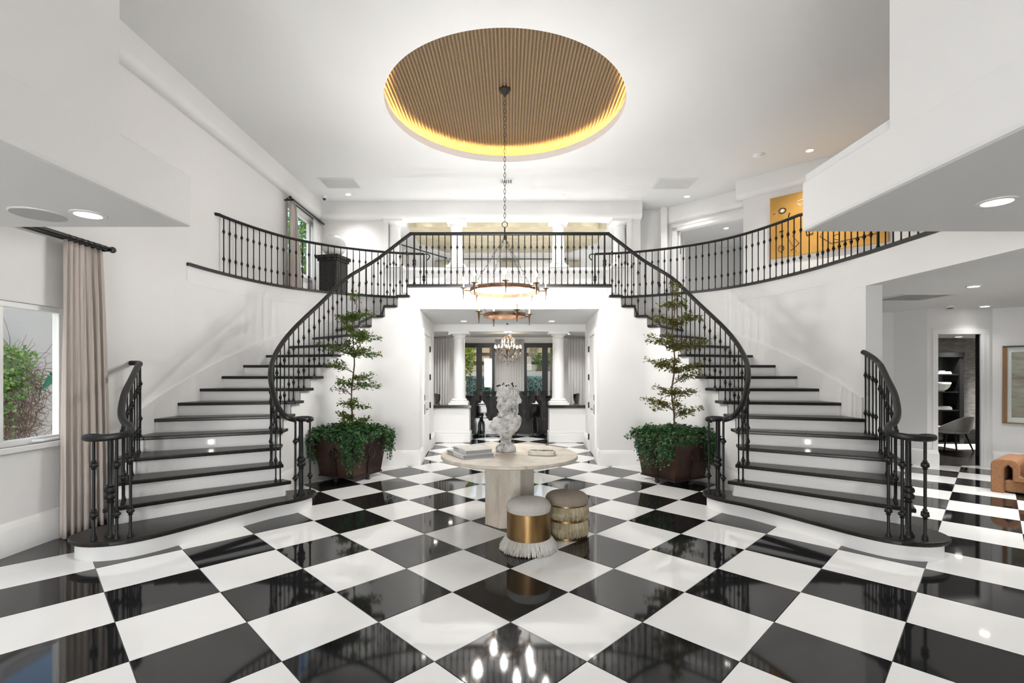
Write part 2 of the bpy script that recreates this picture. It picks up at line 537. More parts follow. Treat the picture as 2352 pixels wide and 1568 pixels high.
def outer_pts(t0, t1, s, per=4):
    n = max(2, int((t1 - t0) * per))
    return [mir(tuple(curve_at(OUTER, t0 + (t1 - t0) * i / n)), s) for i in range(n + 1)]
def inner_pts(t0, t1, s, per=4):
    n = max(2, int((t1 - t0) * per))
    return [mir(tuple(curve_at(INNER, t0 + (t1 - t0) * i / n)), s) for i in range(n + 1)]

# ---- floor: grout bed + every tile
TW = 0.4306; TX0 = 0.0074; TY0 = 2.7366
bed = MB().box(-4.8, 11.6, -5.2, 16.2, -0.12, -0.004)
floor = struct('floor', bed, 'grout', 'black and white marble checkerboard floor laid on the diagonal', 'floor')
def tile_mesh(name, mat):
    h = TW - 0.0022; e = 0.0035
    mb = MB()
    rings = [(h, -0.012), (h, -0.0012), (h - e, 0.0)]
    v = []
    for r_, z_ in rings: v += [(r_, 0, z_), (0, r_, z_), (-r_, 0, z_), (0, -r_, z_)]
    f = [(8, 9, 10, 11)]
    for j in (0, 4):
        for k in range(4): f.append((j + k, j + (k + 1) % 4, j + 4 + (k + 1) % 4, j + 4 + k))
    mb.add(v, f)
    me = bpy.data.meshes.new(name); me.from_pydata(mb.v, [], mb.f); me.update()
    me.materials.append(MATS[mat])
    return me
TM = {0: tile_mesh('tile', 'tile_black'), 1: tile_mesh('tile', 'tile_white')}
stairfoot = [np.array(p) for p in (inner_pts(2, 18, -1) + [(-1.73, 9.6)] + outer_pts(2, 18, -1)[::-1])]
def in_poly(x, y, poly):
    c = False; j = len(poly) - 1
    for i in range(len(poly)):
        if (poly[i][1] > y) != (poly[j][1] > y) and x < (poly[j][0] - poly[i][0]) * (y - poly[i][1]) / (poly[j][1] - poly[i][1]) + poly[i][0]: c = not c
        j = i
    return c
def deep_in_stairs(x, y):
    return all(in_poly(-abs(x + dx), y + dy, stairfoot) for dx in (-0.36, 0.36) for dy in (-0.36, 0.36))
cand = []
for i in range(-11, 25):
    for j in range(-18, 32):
        if (i + j) % 2: continue
        x = TX0 + i * TW; y = TY0 + j * TW
        main = -4.75 < x < 4.75 and -5.1 < y < 8.75
        hall = abs(x) < 2.15 and 8.2 < y < 11.4
        dining = abs(x) < 3.3 and 11.0 < y < 15.7
        wing = 4.3 < x < 10.2 and -5.1 < y < 8.7 and x + y < 17.4
        if not (main or hall or dining or wing): continue
        if main and not wing and deep_in_stairs(x, y): continue
        if main and y > 8.9 and abs(x) > 2.2: continue
        d = max(y, 0.3)
        u = 1170 + 1113.9 * x / d; v = 853 + 1113.9 * EYE / d
        seen = y > 1.9 and -250 < u < 2600 and v < 1800
        if y > 8.8 and abs(x) > 1.9 and x < 4.4: seen = False
        if y > 11.4 and abs(x) > 1.2: seen = False
        cand.append((0 if seen else 1, y, x, (i % 2)))
cand.sort()
rest = {0: MB(), 1: MB()}
for n_, (hid, y, x, c) in enumerate(cand):
    if not hid and n_ < 290: share('tile', TM[c], floor, (x, y, 0))
    else:
        h = TW - 0.0022
        rest[c].add([(x + h, y, 0), (x, y + h, 0), (x - h, y, 0), (x, y - h, 0)], [(0, 1, 2, 3)])
for c, nm, mt in ((0, 'black_tiling', 'tile_black'), (1, 'white_tiling', 'tile_white')):
    o = rest[c].build(nm, mt, floor, recalc=False); o['kind'] = 'stuff'

# ---- left wall with two windows
LW1 = (3.30, 4.90, 0.955, 2.27)
LW2 = (9.78, 11.18, 3.72, 5.02)
m = wall_x(MB(), WL - 0.10, WL, -5.2, 16, -0.1, ZC + 0.6, [LW1, LW2])
wide = [(h[0] - 0.3, h[1] + 0.35, h[2] - 0.1, h[3] + 0.1) for h in (LW1, LW2)]
wall_x(m, WL - 0.22, WL - 0.10, -5.2, 16, -0.1, ZC + 0.6, wide)
struct('wall_left', m, 'wall', 'long white plaster wall along the left side of the hall', 'wall')
# unseen front wall; its opening is added to fit the fill light
m = wall_y(MB(), -5.25, -5.0, -4.7, 11.7, -0.1, ZC + 0.6, [(-2.2, -0.2, 0.02, 2.68)])
struct('wall_front_unseen', m, 'wall', 'unseen white front wall with an opening added for the fill light', 'wall')
m = MB().box(11.5, 11.7, -5.2, 16, -0.1, ZC + 0.6)
struct('wall_right', m, 'wall', 'outer wall on the right', 'wall')
# unseen roof slab over everything, put in to block the sky
struct('roof', MB().box(-4.7, 11.7, -5.25, 16.1, ZC + 0.6, ZC + 0.8), 'ceiling', 'unseen flat roof slab blocking the sky', 'roof')

# ---- ceiling with the round opening
DC = (-0.06, 7.275); DR = 1.765
m = MB(); N = 128
ex = (-4.7, 11.7, -5.25, 16.1)
angs = sorted(set([2 * PI * k / N for k in range(N)] + [math.atan2(cy - DC[1], cx - DC[0]) % (2 * PI) for cx in ex[:2] for cy in ex[2:]]))
def raybox(a):
    dx, dy = math.cos(a), math.sin(a); t = 1e9
    if dx > 1e-9: t = min(t, (ex[1] - DC[0]) / dx)
    if dx < -1e-9: t = min(t, (ex[0] - DC[0]) / dx)
    if dy > 1e-9: t = min(t, (ex[3] - DC[1]) / dy)
    if dy < -1e-9: t = min(t, (ex[2] - DC[1]) / dy)
    return (DC[0] + dx * t, DC[1] + dy * t)
n = len(angs)
v = []
for a in angs:
    o_ = raybox(a); i_ = (DC[0] + DR * math.cos(a), DC[1] + DR * math.sin(a))
    v += [(*i_, ZC), (*o_, ZC), (*i_, ZC + 0.12), (DC[0] + (DR + 0.05) * math.cos(a), DC[1] + (DR + 0.05) * math.sin(a), ZC + 0.12),
          (DC[0] + (DR + 0.05) * math.cos(a), DC[1] + (DR + 0.05) * math.sin(a), ZC + 0.03), (DC[0] + (DR + 0.42) * math.cos(a), DC[1] + (DR + 0.42) * math.sin(a), ZC + 0.03), (DC[0] + (DR + 0.42) * math.cos(a), DC[1] + (DR + 0.42) * math.sin(a), ZC + 0.3)]
f = []
for k in range(n):
    a, b = 7 * k, 7 * ((k + 1) % n)
    f += [(a, a + 1, b + 1, b), (a, b, b + 2, a + 2), (a + 2, b + 2, b + 3, a + 3), (a + 3, b + 3, b + 4, a + 4), (a + 4, b + 4, b + 5, a + 5), (a + 5, b + 5, b + 6, a + 6)]
m.add(v, f)
ceiling = struct('ceiling', m, 'ceiling', 'high white ceiling with a round recessed dome', 'ceiling', recalc=False)
# pleated golden dome lining
m = MB(); nx = 640; ny = 34; RD = DR + 0.40
v = np.zeros((nx + 1, ny + 1, 3))
for i in range(nx + 1):
    X = -RD + 2 * RD * i / nx
    hw = math.sqrt(max(RD * RD - X * X, 1e-6))
    for j in range(ny + 1):
        Y = -hw + 2 * hw * j / ny
        rr = math.hypot(X, Y) / RD
        Z = ZC + 0.17 + 0.15 * (1 - rr ** 2.0) + 0.008 * math.sin(2 * PI * X / 0.049)
        v[i, j] = (DC[0] + X, DC[1] + Y, Z)
idx = lambda i, j: i * (ny + 1) + j
m.add(v.reshape(-1, 3), [(idx(i, j), idx(i + 1, j), idx(i + 1, j + 1), idx(i, j + 1)) for i in range(nx) for j in range(ny)])
dome = m.build('dome_lining', 'gold_pleats', ceiling, smooth=False, recalc=False)
dome.data.polygons.foreach_set('use_smooth', [True] * len(dome.data.polygons))
dome['label'] = 'ribbed golden dome lining'
ring = [(DC[0] + (DR + 0.15) * math.cos(2 * PI * k / 96), DC[1] + (DR + 0.15) * math.sin(2 * PI * k / 96), ZC + 0.055) for k in range(96)]
o = MB().tube(ring, 0.014, 6, closed=True).build('cove_light', 'cove_led', ceiling); o['label'] = 'warm light strip hidden in the cove'

# ---- soffits (rounded lower edge) along left, back and the diagonal right walls
def soffit_prof(d, zb, zt, rr=0.11, n=7):
    p = [(0, zb), (d - rr, zb)]
    for k in range(1, n + 1):
        a = -PI / 2 + PI / 2 * k / n
        p.append((d - rr + rr * math.cos(a), zb + rr + rr * math.sin(a)))
    p += [(d, zt), (0, zt)]
    return p
def soffit(name, a, b, nrm, d, label, zb=SB):
    # extruded from a to b (wall line), projecting by d along nrm
    pr = soffit_prof(d, zb, ZC + 0.02); m = MB(); k = len(pr)
    v = [(q[0] + nrm[0] * x, q[1] + nrm[1] * x, z) for q in (a, b) for x, z in pr]
    m.add(v, [tuple(range(k)), tuple(range(k, 2 * k))] + [(i, (i + 1) % k, (i + 1) % k + k, i + k) for i in range(k)])
    return struct(name, m, 'wall', label, 'soffit', smooth=True)
YB = 11.32
soffit('trim_1', (WL, -5.0), (WL, YB), (1, 0), 0.15, 'rounded soffit where the left wall meets the ceiling')
soffit('trim_2', (WL, YB), (3.05, YB), (0, -1), 0.19, 'rounded soffit above the gallery opening')
q = math.sqrt(0.5)
soffit('trim_3', (3.82, 11.68), (5.25, 10.25), (-q, -q), 0.11, 'diagonal soffit above the gallery doorway')
soffit('trim_4', (4.72, 10.03), (8.0, 6.75), (-q, -q), 0.11, 'diagonal soffit above the golden painting')

# ---- upper floor slab
ed = offset_line(outer_pts(7.6, 18, -1), 0.06)
edr = offset_line(outer_pts(7.6, 18, 1), -0.06)[::-1]
poly = [(-4.7, 16), (-4.7, 6.75), (WL, 6.75)] + ed + [(-1.70, 8.46), (1.70, 8.46)] + edr + [(4.53, 6.6), (4.53, 3.70), (2.26, 3.70), (2.26, -5.1), (11.6, -5.1), (11.6, 16)]
struct('floor_gallery', MB().prism(poly, 2.722, Z2), 'ceiling', 'upper gallery floor slab', 'floor')
struct('floor_left_bridge', MB().prism([(-4.7, -5.1), (-2.348, -5.1), (-2.348, 3.6), (-4.7, 3.6)], 2.70, Z2 - 0.05), 'wall', 'white slab overhead at the near left', 'slab', bevel=0.025)
struct('floor_right_bridge', MB().prism([(2.235, -5.1), (4.6, -5.1), (4.6, 3.715), (2.235, 3.715)], 2.70, Z2 - 0.05), 'wall', 'white slab overhead at the near right', 'slab', bevel=0.025)
# upper wall blocks above the bridges
struct('wall_block_left', MB().box(-4.6, -2.3475, -5.1, 2.92, Z2 - 0.11, ZC + 0.05), 'wall', 'white wall block above the near left slab', 'wall')
struct('wall_block_right', MB().box(2.2345, 8.5, -5.1, 2.85, Z2 - 0.11, ZC + 0.05), 'wall', 'white wall block above the near right slab', 'wall')

# ---- curved stair walls, fascia bands and nosings of the gallery edge
for s, sd, t0 in ((-1, 'left', 7.0), (1, 'right', 6.05)):
    ln = outer_pts(t0, 18, s, 5)
    if s < 0: ln = [(WL - 0.03, 5.9), (WL - 0.012, 6.2)] + ln
    off = offset_line(ln, 0.2 if s < 0 else -0.2)
    m = MB().prism(ln + off[::-1], 0, 2.9)
    struct('wall_curved_' + sd, m, 'wall', f'curved white wall behind the {sd} staircase', 'wall', smooth=True)
    e = outer_pts(7.6, 18, s, 5)
    if s > 0: e = [(4.52, 3.72), (4.52, 5.2), (4.515, 6.0)] + e
    else: e = [(WL, 6.72)] + e
    k = -1 if s < 0 else 1
    m = MB().prism(offset_line(e, 0.004 * k) + offset_line(e, -0.05 * k)[::-1], Z2 - 0.27, Z2 - 0.03)
    if s > 0:     # fascia of the open side, down to the wing ceiling
        m2 = MB().prism([(4.485, 3.7), (4.60, 3.7), (4.60, 6.3), (4.46, 6.3)], 2.71, Z2 - 0.05)
        struct('trim_9', m2, 'wall', 'plain white fascia over the opening to the right wing', 'fascia')
    struct('trim_5' if s < 0 else 'trim_6', m, 'wall', f'raised fascia band under the {sd} gallery railing', 'fascia', smooth=True)
    m = MB().prism(offset_line(e, 0.035 * k) + offset_line(e, -0.10 * k)[::-1], Z2 - 0.032, Z2 + 0.012)
    struct('trim_7' if s < 0 else 'trim_8', m, 'black_metal', f'black nosing along the {sd} gallery edge', 'nosing', smooth=True)

# ---- bridge front wall, hall walls, header
HX0, HX1, HY0, HY1 = 1.565, 1.745, 8.429, 11.12
m = MB()
for s in (-1, 1):
    m.hexa([(s * HX0, HY0, 0), (s * 1.86, HY0, 0), (s * 1.86, HY0 + 0.12, 0), (s * (HX0 + 0.01), HY0 + 0.12, 0),
            (s * HX0, HY0, 2.73), (s * 1.86, HY0, 2.73), (s * 1.86, HY0 + 0.12, 2.73), (s * (HX0 + 0.01), HY0 + 0.12, 2.73)])
m.box(-1.765, 1.765, HY0, HY0 + 0.12, 2.73, Z2 - 0.04)
struct('wall_bridge', m, 'wall', 'white wall around the opening under the bridge', 'wall')
m = MB().box(-1.77, 1.77, 8.345, 8.5, Z2 - 0.035, Z2 + 0.008)
struct('trim_10', m, 'black_metal', 'black nosing along the front of the bridge', 'nosing')
def splay(y): return HX0 + (y - HY0) * (HX1 - HX0) / (HY1 - HY0)
for s, sd in ((-1, 'left'), (1, 'right')):
    m = MB()
    m.hexa([(s * splay(8.5), 8.5, 0), (s * (splay(8.5) + .15), 8.5, 0), (s * (HX1 + .15), 11.2, 0), (s * HX1, 11.2, 0),
            (s * splay(8.5), 8.5, 2.73), (s * (splay(8.5) + .15), 8.5, 2.73), (s * (HX1 + .15), 11.2, 2.73), (s * HX1, 11.2, 2.73)])
    struct(f'wall_hall_{sd}', m, 'wall', f'{sd} side wall of the passage under the bridge', 'wall')
# header beam with a small crown over the columns
m = MB().box(-3.4, 3.4, 11.12, 11.55, 2.565, 2.73)
struct('trim_11', m, 'trim', 'beam over the two columns of the passage', 'beam')
m = MB().box(-3.4, 3.4, 11.09, 11.13, 2.555, 2.585)
struct('trim_12', m, 'trim', 'thin moulding along the beam edge', 'moulding')

# ---- back wall of the gallery with its wide opening
m = wall_y(MB(), YB, YB + 0.2, -4.7, 3.06, Z2 - 0.4, ZC + 0.1, [(-2.83, 2.74, 4.04, 5.18)])
m.box(3.06, 4.1, 11.75, 11.95, Z2 - 0.4, ZC + 0.1); m.box(3.0, 3.06, YB + 0.2, 11.75, Z2 - 0.4, ZC + 0.1)
m.box(-4.7, -HX1 - .1, 11.15, 11.5, 0, 2.73); m.box(HX1 + .1, 4.7, 11.15, 11.5, 0, 2.73)
struct('wall_back', m, 'wall', 'gallery back wall with a wide framed opening', 'wall')
m = MB().box(-2.95, 2.86, YB - 0.07, YB + 0.24, 3.985, 4.05)
struct('trim_13', m, 'trim', 'white sill under the gallery opening', 'sill', bevel=0.012)
m = MB()
m.box(-2.93, -2.82, YB - 0.03, YB + 0.02, 4.05, 5.165); m.box(2.73, 2.85, YB - 0.03, YB + 0.02, 4.05, 5.165)
struct('trim_14', m, 'trim', 'upright casings beside the gallery opening', 'casing')

# ---- diagonal gallery walls on the right
def diag_wall(name, S, xa, xb, label, holes=(), th=0.14, z0=Z2 - 0.1, z1=ZC + 0.1):
    # wall in the plane x + y = S between xa and xb
    t = wall_x(MB(), 0, th, xa, xb, z0, z1, holes)       # (depth, along-x, z)
    m = MB().add([(p[1] + p[0] * q, S - p[1] + p[0] * q, p[2]) for p in t.v], t.f)
    return struct(name, m, 'wall', label, 'wall')
diag_wall('wall_doorway', 15.5, 3.80, 5.3, 'diagonal gallery wall with an open doorway', [(3.98, 5.16, Z2 - 0.05, 4.98)])
diag_wall('wall_painting', 14.75, 4.80, 8.3, 'diagonal gallery wall carrying the golden painting')
struct('wall_return', MB().hexa([(4.80, 9.95, Z2), (4.9, 10.05, Z2), (5.30, 10.30, Z2), (5.2, 10.2, Z2), (4.80, 9.95, ZC), (4.9, 10.05, ZC), (5.30, 10.30, ZC), (5.2, 10.2, ZC)]),
       'wall', 'short return beside the painting wall', 'wall')
# casing of the diagonal doorway
m = MB()
def dbox(S, xa, xb, za, zb, d0, d1):
    m.hexa([(xa + d0 * q, S - xa + d0 * q, za), (xb + d0 * q, S - xb + d0 * q, za), (xb + d1 * q, S - xb + d1 * q, za), (xa + d1 * q, S - xa + d1 * q, za),
            (xa + d0 * q, S - xa + d0 * q, zb), (xb + d0 * q, S - xb + d0 * q, zb), (xb + d1 * q, S - xb + d1 * q, zb), (xa + d1 * q, S - xa + d1 * q, zb)])
dbox(15.5, 3.90, 3.985, Z2, 5.09, -0.03, 0.0); dbox(15.5, 3.90, 5.26, 4.98, 5.09, -0.03, 0.0)
dbox(15.5, 3.90, 5.26, 5.06, 5.10, -0.045, 0.0)
struct('trim_15', m, 'trim', 'white casing of the gallery doorway', 'casing')

# ---- walls of the room beyond the gallery opening (above the dining room)
m = MB()
m.box(-3.75, -3.6, YB + .2, 15.5, Z2, ZC); m.box(3.6, 3.75, YB + .2, 15.5, Z2, ZC); m.box(-3.75, 3.75, 15.5, 15.7, Z2 - .3, ZC)
struct('wall_upper_room', m, 'trim', 'white walls of the room beyond the gallery opening', 'wall')
# golden ceiling panel with stepped corners
gp = [(-2.40, 12.55), (2.30, 12.55), (2.30, 12.75), (2.55, 12.75), (2.55, 14.2), (1.9, 15.3), (-2.0, 15.3), (-2.65, 14.2), (-2.65, 12.75), (-2.40, 12.75)]
struct('ceiling_panel', MB().prism(gp, 5.39, 5.55), 'gold_leaf', 'pale gold ceiling panel with stepped corners', 'ceiling panel')
# arched window heads, curtain rod and curtain tops on the far wall
for k, (xa, xb) in enumerate(((-1.38, -0.42), (0.52, 1.48))):
    cx = (xa + xb) / 2; rr = (xb - xa) / 2
    pth = [(cx - rr, 15.48, 3.6)] + [(cx + rr * math.cos(PI - PI * i / 20), 15.48, 4.82 + 0.33 * math.sin(PI * i / 20)) for i in range(21)] + [(cx + rr, 15.48, 3.6)]
    struct(f'window_{6 + k}', MB().sweep(pth, [(-.03, -.025), (.03, -.025), (.03, .025), (-.03, .025)], up=(0, 1, 0)), 'trim',
           ['left', 'right'][k] + ' white arched window head seen through the gallery opening', 'window')

# ---- room beyond the diagonal doorway
m = MB()
m.box(3.6, 9.5, 15.2, 15.3, Z2, ZC); m.box(9.4, 9.5, 9.0, 15.3, Z2, ZC); m.box(3.75, 3.85, 11.9, 15.3, Z2, ZC)
struct('wall_side_room', m, 'wall', 'pale walls of the room behind the gallery doorway', 'wall')

# ---- dining room shell
DOORS = [(-1.72, -0.47, 0.02, 2.56), (0.47, 1.72, 0.02, 2.56)]
m = wall_y(MB(), 15.5, 15.68, -3.4, 3.4, 0, 2.73, DOORS)
m.box(-3.4, -3.25, 11.5, 15.6, 0, 2.73); m.box(3.25, 3.4, 11.5, 15.6, 0, 2.73)
struct('wall_dining', m, 'trim', 'white dining room walls around the garden doors', 'wall')
m = MB().box(-3.3, 3.3, 15.40, 15.5, 2.60, 2.66).box(-3.3, 3.3, 15.33, 15.5, 2.66, 2.73)
struct('trim_16', m, 'trim', 'crown moulding above the garden doors', 'moulding')
# garden door leaves with black frames
for k, (xa, xb) in enumerate(((-1.72, -0.97), (-0.97, -0.47), (0.47, 1.14), (1.14, 1.72))):
    d = thing(f'door_{3 + k}', ['leftmost', 'inner left', 'inner right', 'rightmost'][k] + ' black framed glass garden door in the dining room', 'door', ((xa + xb) / 2, 15.56, 0), kind='structure')
    m = MB(); w = 0.09
    m.box(xa, xa + w, 15.53, 15.60, 0.02, 2.55); m.box(xb - w, xb, 15.53, 15.60, 0.02, 2.55)
    m.box(xa + w, xb - w, 15.53, 15.60, 2.41, 2.55); m.box(xa + w, xb - w, 15.53, 15.60, 0.02, 0.24)
    m.build('door_frame', 'black_metal', d)
    MB().box(xa + w, xb - w, 15.56, 15.568, 0.24, 2.41).build('pane', 'glass', d)

# half walls with black caps
for s, sd in ((-1, 'left'), (1, 'right')):
    t = thing(f'wall_half_{sd}', f'white panelled half wall with black cap at the {sd} of the passage', 'half wall', (s * 1.3, 11.3, 0), kind='structure')
    xa, xb = sorted((s * 0.92, s * 1.75))
    MB().box(xa, xb, 11.14, 11.52, 0, 0.80).build('body', 'trim', t)
    xa, xb = sorted((s * 0.895, s * 1.75))
    MB().box(xa, xb, 11.115, 11.545, 0, 0.22).build('plinth', 'trim', t, bevel=0.02)
    MB().box(xa, xb, 11.125, 11.535, 0.22, 0.25).build('plinth_moulding', 'trim', t, bevel=0.01)
    xa, xb = sorted((s * 0.87, s * 1.76))
    MB().box(xa, xb, 11.08, 11.58, 0.80, 0.87).build('cap', 'black_lacquer', t, bevel=0.006)

# columns (lower pair under the beam, upper four in the gallery opening)
def column(x, y, z0, z1, r, label, group, nb=20):
    t = thing('column', label, 'column', (x, y, z0), group=group)
    h = z1 - z0; b = r * 1.55
    MB().box(-b, b, -b, b, 0, .05).lathe([(b * .98, .05), (b * 1.0, .065), (b * .95, .085), (r * 1.22, .095), (r * 1.3, .11), (r * 1.18, .13), (r * 1.06, .14)], nb).build('base', 'trim', t, smooth=True, local=True)
    MB().lathe([(r * 1.04, .14), (r, .2), (r * 0.97, h * .5), (r * .88, h - .17)], nb).build('shaft', 'trim', t, smooth=True, local=True)
    MB().lathe([(r * .9, h - .17), (r * .98, h - .165), (r * .98, h - .15), (r * .9, h - .14), (r * .95, h - .11), (r * 1.25, h - .07), (r * 1.4, h - .06)], nb).box(-b, b, -b, b, h - .06, h).build('capital', 'trim', t, smooth=True, local=True)
column(-1.17, 11.33, 0.87, 2.565, 0.145, 'white column on the left half wall of the passage', 'passage columns')
column(1.14, 11.33, 0.87, 2.565, 0.145, 'white column on the right half wall of the passage', 'passage columns')
for x, lb in ((-2.70, 'far left white column in the gallery opening'), (-1.245, 'inner left white column in the gallery opening'),
              (1.15, 'inner right white column in the gallery opening'), (2.60, 'far right white column in the gallery opening')):
    column(x, YB + 0.11, 4.051, 5.178, 0.145, lb, 'gallery columns')

# ---- right wing: back wall with doorway to the study, diagonal picture wall
m = MB()
m.box(4.4, 7.05, 8.90, 9.0, 0, 2.73)
m.hexa([(7.05, 8.9, 0), (7.22, 8.38, 0), (7.3, 8.5, 0), (7.15, 9.0, 0), (7.05, 8.9, 2.73), (7.22, 8.38, 2.73), (7.3, 8.5, 2.73), (7.15, 9.0, 2.73)])
t_ = wall_y(MB(), 8.38, 8.445, 7.22, 8.35, 0, 2.73, [(7.39, 8.13, -0.01, 2.28)])
m.add(t_.v, t_.f)
struct('wall_wing', m, 'wall', 'pale wall of the right wing around the study doorway', 'wall')
m = MB().hexa([(8.33, 8.40, 0), (10.6, 6.13, 0), (10.7, 6.23, 0), (8.43, 8.5, 0), (8.33, 8.40, 2.73), (10.6, 6.13, 2.73), (10.7, 6.23, 2.73), (8.43, 8.5, 2.73)])
struct('wall_picture', m, 'wall', 'diagonal pale wall of the right wing with a framed picture', 'wall')
m = MB()
m.box(7.30, 7.39, 8.355, 8.38, 0, 2.28); m.box(8.13, 8.30, 8.355, 8.38, 0, 2.28); m.box(7.30, 8.30, 8.355, 8.38, 2.28, 2.37)
m.box(8.16, 8.19, 8.345, 8.355, 0, 2.27); m.box(8.24, 8.27, 8.345, 8.355, 0, 2.27)
struct('trim_17', m, 'trim', 'white casing around the study doorway', 'casing', bevel=0.006)
# study shell
m = MB().box(7.2, 11.5, 11.2, 11.35, 0, 2.45)
struct('wall_study', m, 'grasscloth', 'grey grasscloth wall of the study', 'wall')
struct('wall_study_side', MB().box(7.2, 7.3, 9.0, 11.2, 0, 2.45), 'grasscloth', 'grasscloth side wall of the study', 'wall')
struct('ceiling_study', MB().box(7.3, 11.5, 8.52, 11.3, 2.40, 2.5), 'ceiling', 'study ceiling', 'ceiling')
struct('floor_study', MB().box(7.3, 11.5, 8.45, 11.3, -0.05, 0.006), 'floor_wood', 'dark timber floor of the study', 'floor')
struct('baseboard_study', MB().box(7.3, 11.5, 11.14, 11.2, 0.006, 0.30).box(7.3, 11.5, 11.12, 11.2, 0.26, 0.30), 'black_metal', 'black baseboard in the study', 'baseboard')
struct('door_2', MB().box(8.118, 8.13, 8.384, 8.45, 0.01, 2.279).box(8.22, 8.96, 8.455, 8.50, 0.01, 2.27), 'black_lacquer', 'black study door folded back against the wall', 'door')

# ---- baseboards
def base_profile(h, d): return [(0, 0), (d, 0), (d, h * .80), (d * .75, h * .84), (d * .62, h * .90), (d * .35, h * .97), (0, h)]
def baseboard(name, pts, side, label, h=0.29, d=0.035):
    # side: +1 offsets to the left of the travel direction
    m = MB(); pr = base_profile(h, d); k = len(pr); v = []; f = []
    for i, p in enumerate(pts):
        t = np.array(pts[min(i + 1, len(pts) - 1)]) - np.array(pts[max(i - 1, 0)]); t = t / np.linalg.norm(t)
        nr = (-t[1] * side, t[0] * side)
        v += [(p[0] + nr[0] * a, p[1] + nr[1] * a, z) for a, z in pr]
    for i in range(len(pts) - 1):
        for j in range(k): f.append((i * k + j, i * k + (j + 1) % k, (i + 1) * k + (j + 1) % k, (i + 1) * k + j))
    f.append(tuple(range(k))); f.append(tuple((len(pts) - 1) * k + j for j in range(k)))
    m.add(v, f)
    return struct(name, m, 'trim', label, 'baseboard', smooth=True)
baseboard('baseboard_left', [(WL, -5.0), (WL, 1), (WL, 5.62)], -1, 'tall white baseboard under the left window')
baseboard('baseboard_wing', [(4.66, 8.9), (7.05, 8.9), (7.20, 8.36), (7.37, 8.36)], -1, 'white baseboard left of the study doorway', 0.29, 0.05)
baseboard('baseboard_wing_right', [(8.30, 8.36), (8.36, 8.37), (10.5, 6.23)], -1, 'white baseboard under the framed picture', 0.27, 0.03)
for s, sd in ((-1, 'left'), (1, 'right')):
    k = 1 if s < 0 else -1
    ln = offset_line(inner_pts(2.3, 18, s, 4), 0.045 * k)
    ln = [p for p in ln if p[1] < 8.42] + [(s * 2.0, 8.425), (s * HX0, 8.425)]
    baseboard('baseboard_stair_' + sd, ln, -k, f'white baseboard curving under the {sd} staircase', 0.27)
    baseboard('baseboard_hall_' + sd, [(s * HX0, 8.40), (s * splay(8.86), 8.86)], -k, f'white baseboard block at the {sd} passage jamb', 0.27, 0.03)
    baseboard('baseboard_passage_' + sd, [(s * splay(10.28), 10.28), (s * splay(11.1), 11.1)], -k, f'white baseboard beyond the {sd} passage door', 0.27, 0.05)

# ================================================================== STAIRCASES
def z_of(t): return t * RISE
T1 = [(-3.85, 4.66), (-3.93, 4.45), (-3.89, 4.27), (-3.74, 4.16), (-3.54, 4.13), (-3.33, 4.21), (-3.16, 4.40), (-2.98, 4.71), (-2.79, 5.07), (-2.62, 5.36),
      (-2.46, 5.54), (-2.365, 5.70), (-2.345, 5.87), (-2.42, 6.01), (-2.57, 6.05), (-2.72, 5.97)]
def tread_mesh(poly, z, th=0.042):
    return MB().prism(poly, z - th, z)
def shrink(poly, d):
    c = np.mean(np.array(poly), axis=0); out = []
    n = len(poly)
    area2 = sum(poly[i][0] * poly[(i + 1) % n][1] - poly[(i + 1) % n][0] * poly[i][1] for i in range(n))
    sg = 1 if area2 > 0 else -1
    for i in range(n):
        t = np.array(poly[(i + 1) % n]) - np.array(poly[i - 1]); t = t / np.linalg.norm(t)
        out.append((poly[i][0] - t[1] * d * sg, poly[i][1] + t[0] * d * sg))
    return out
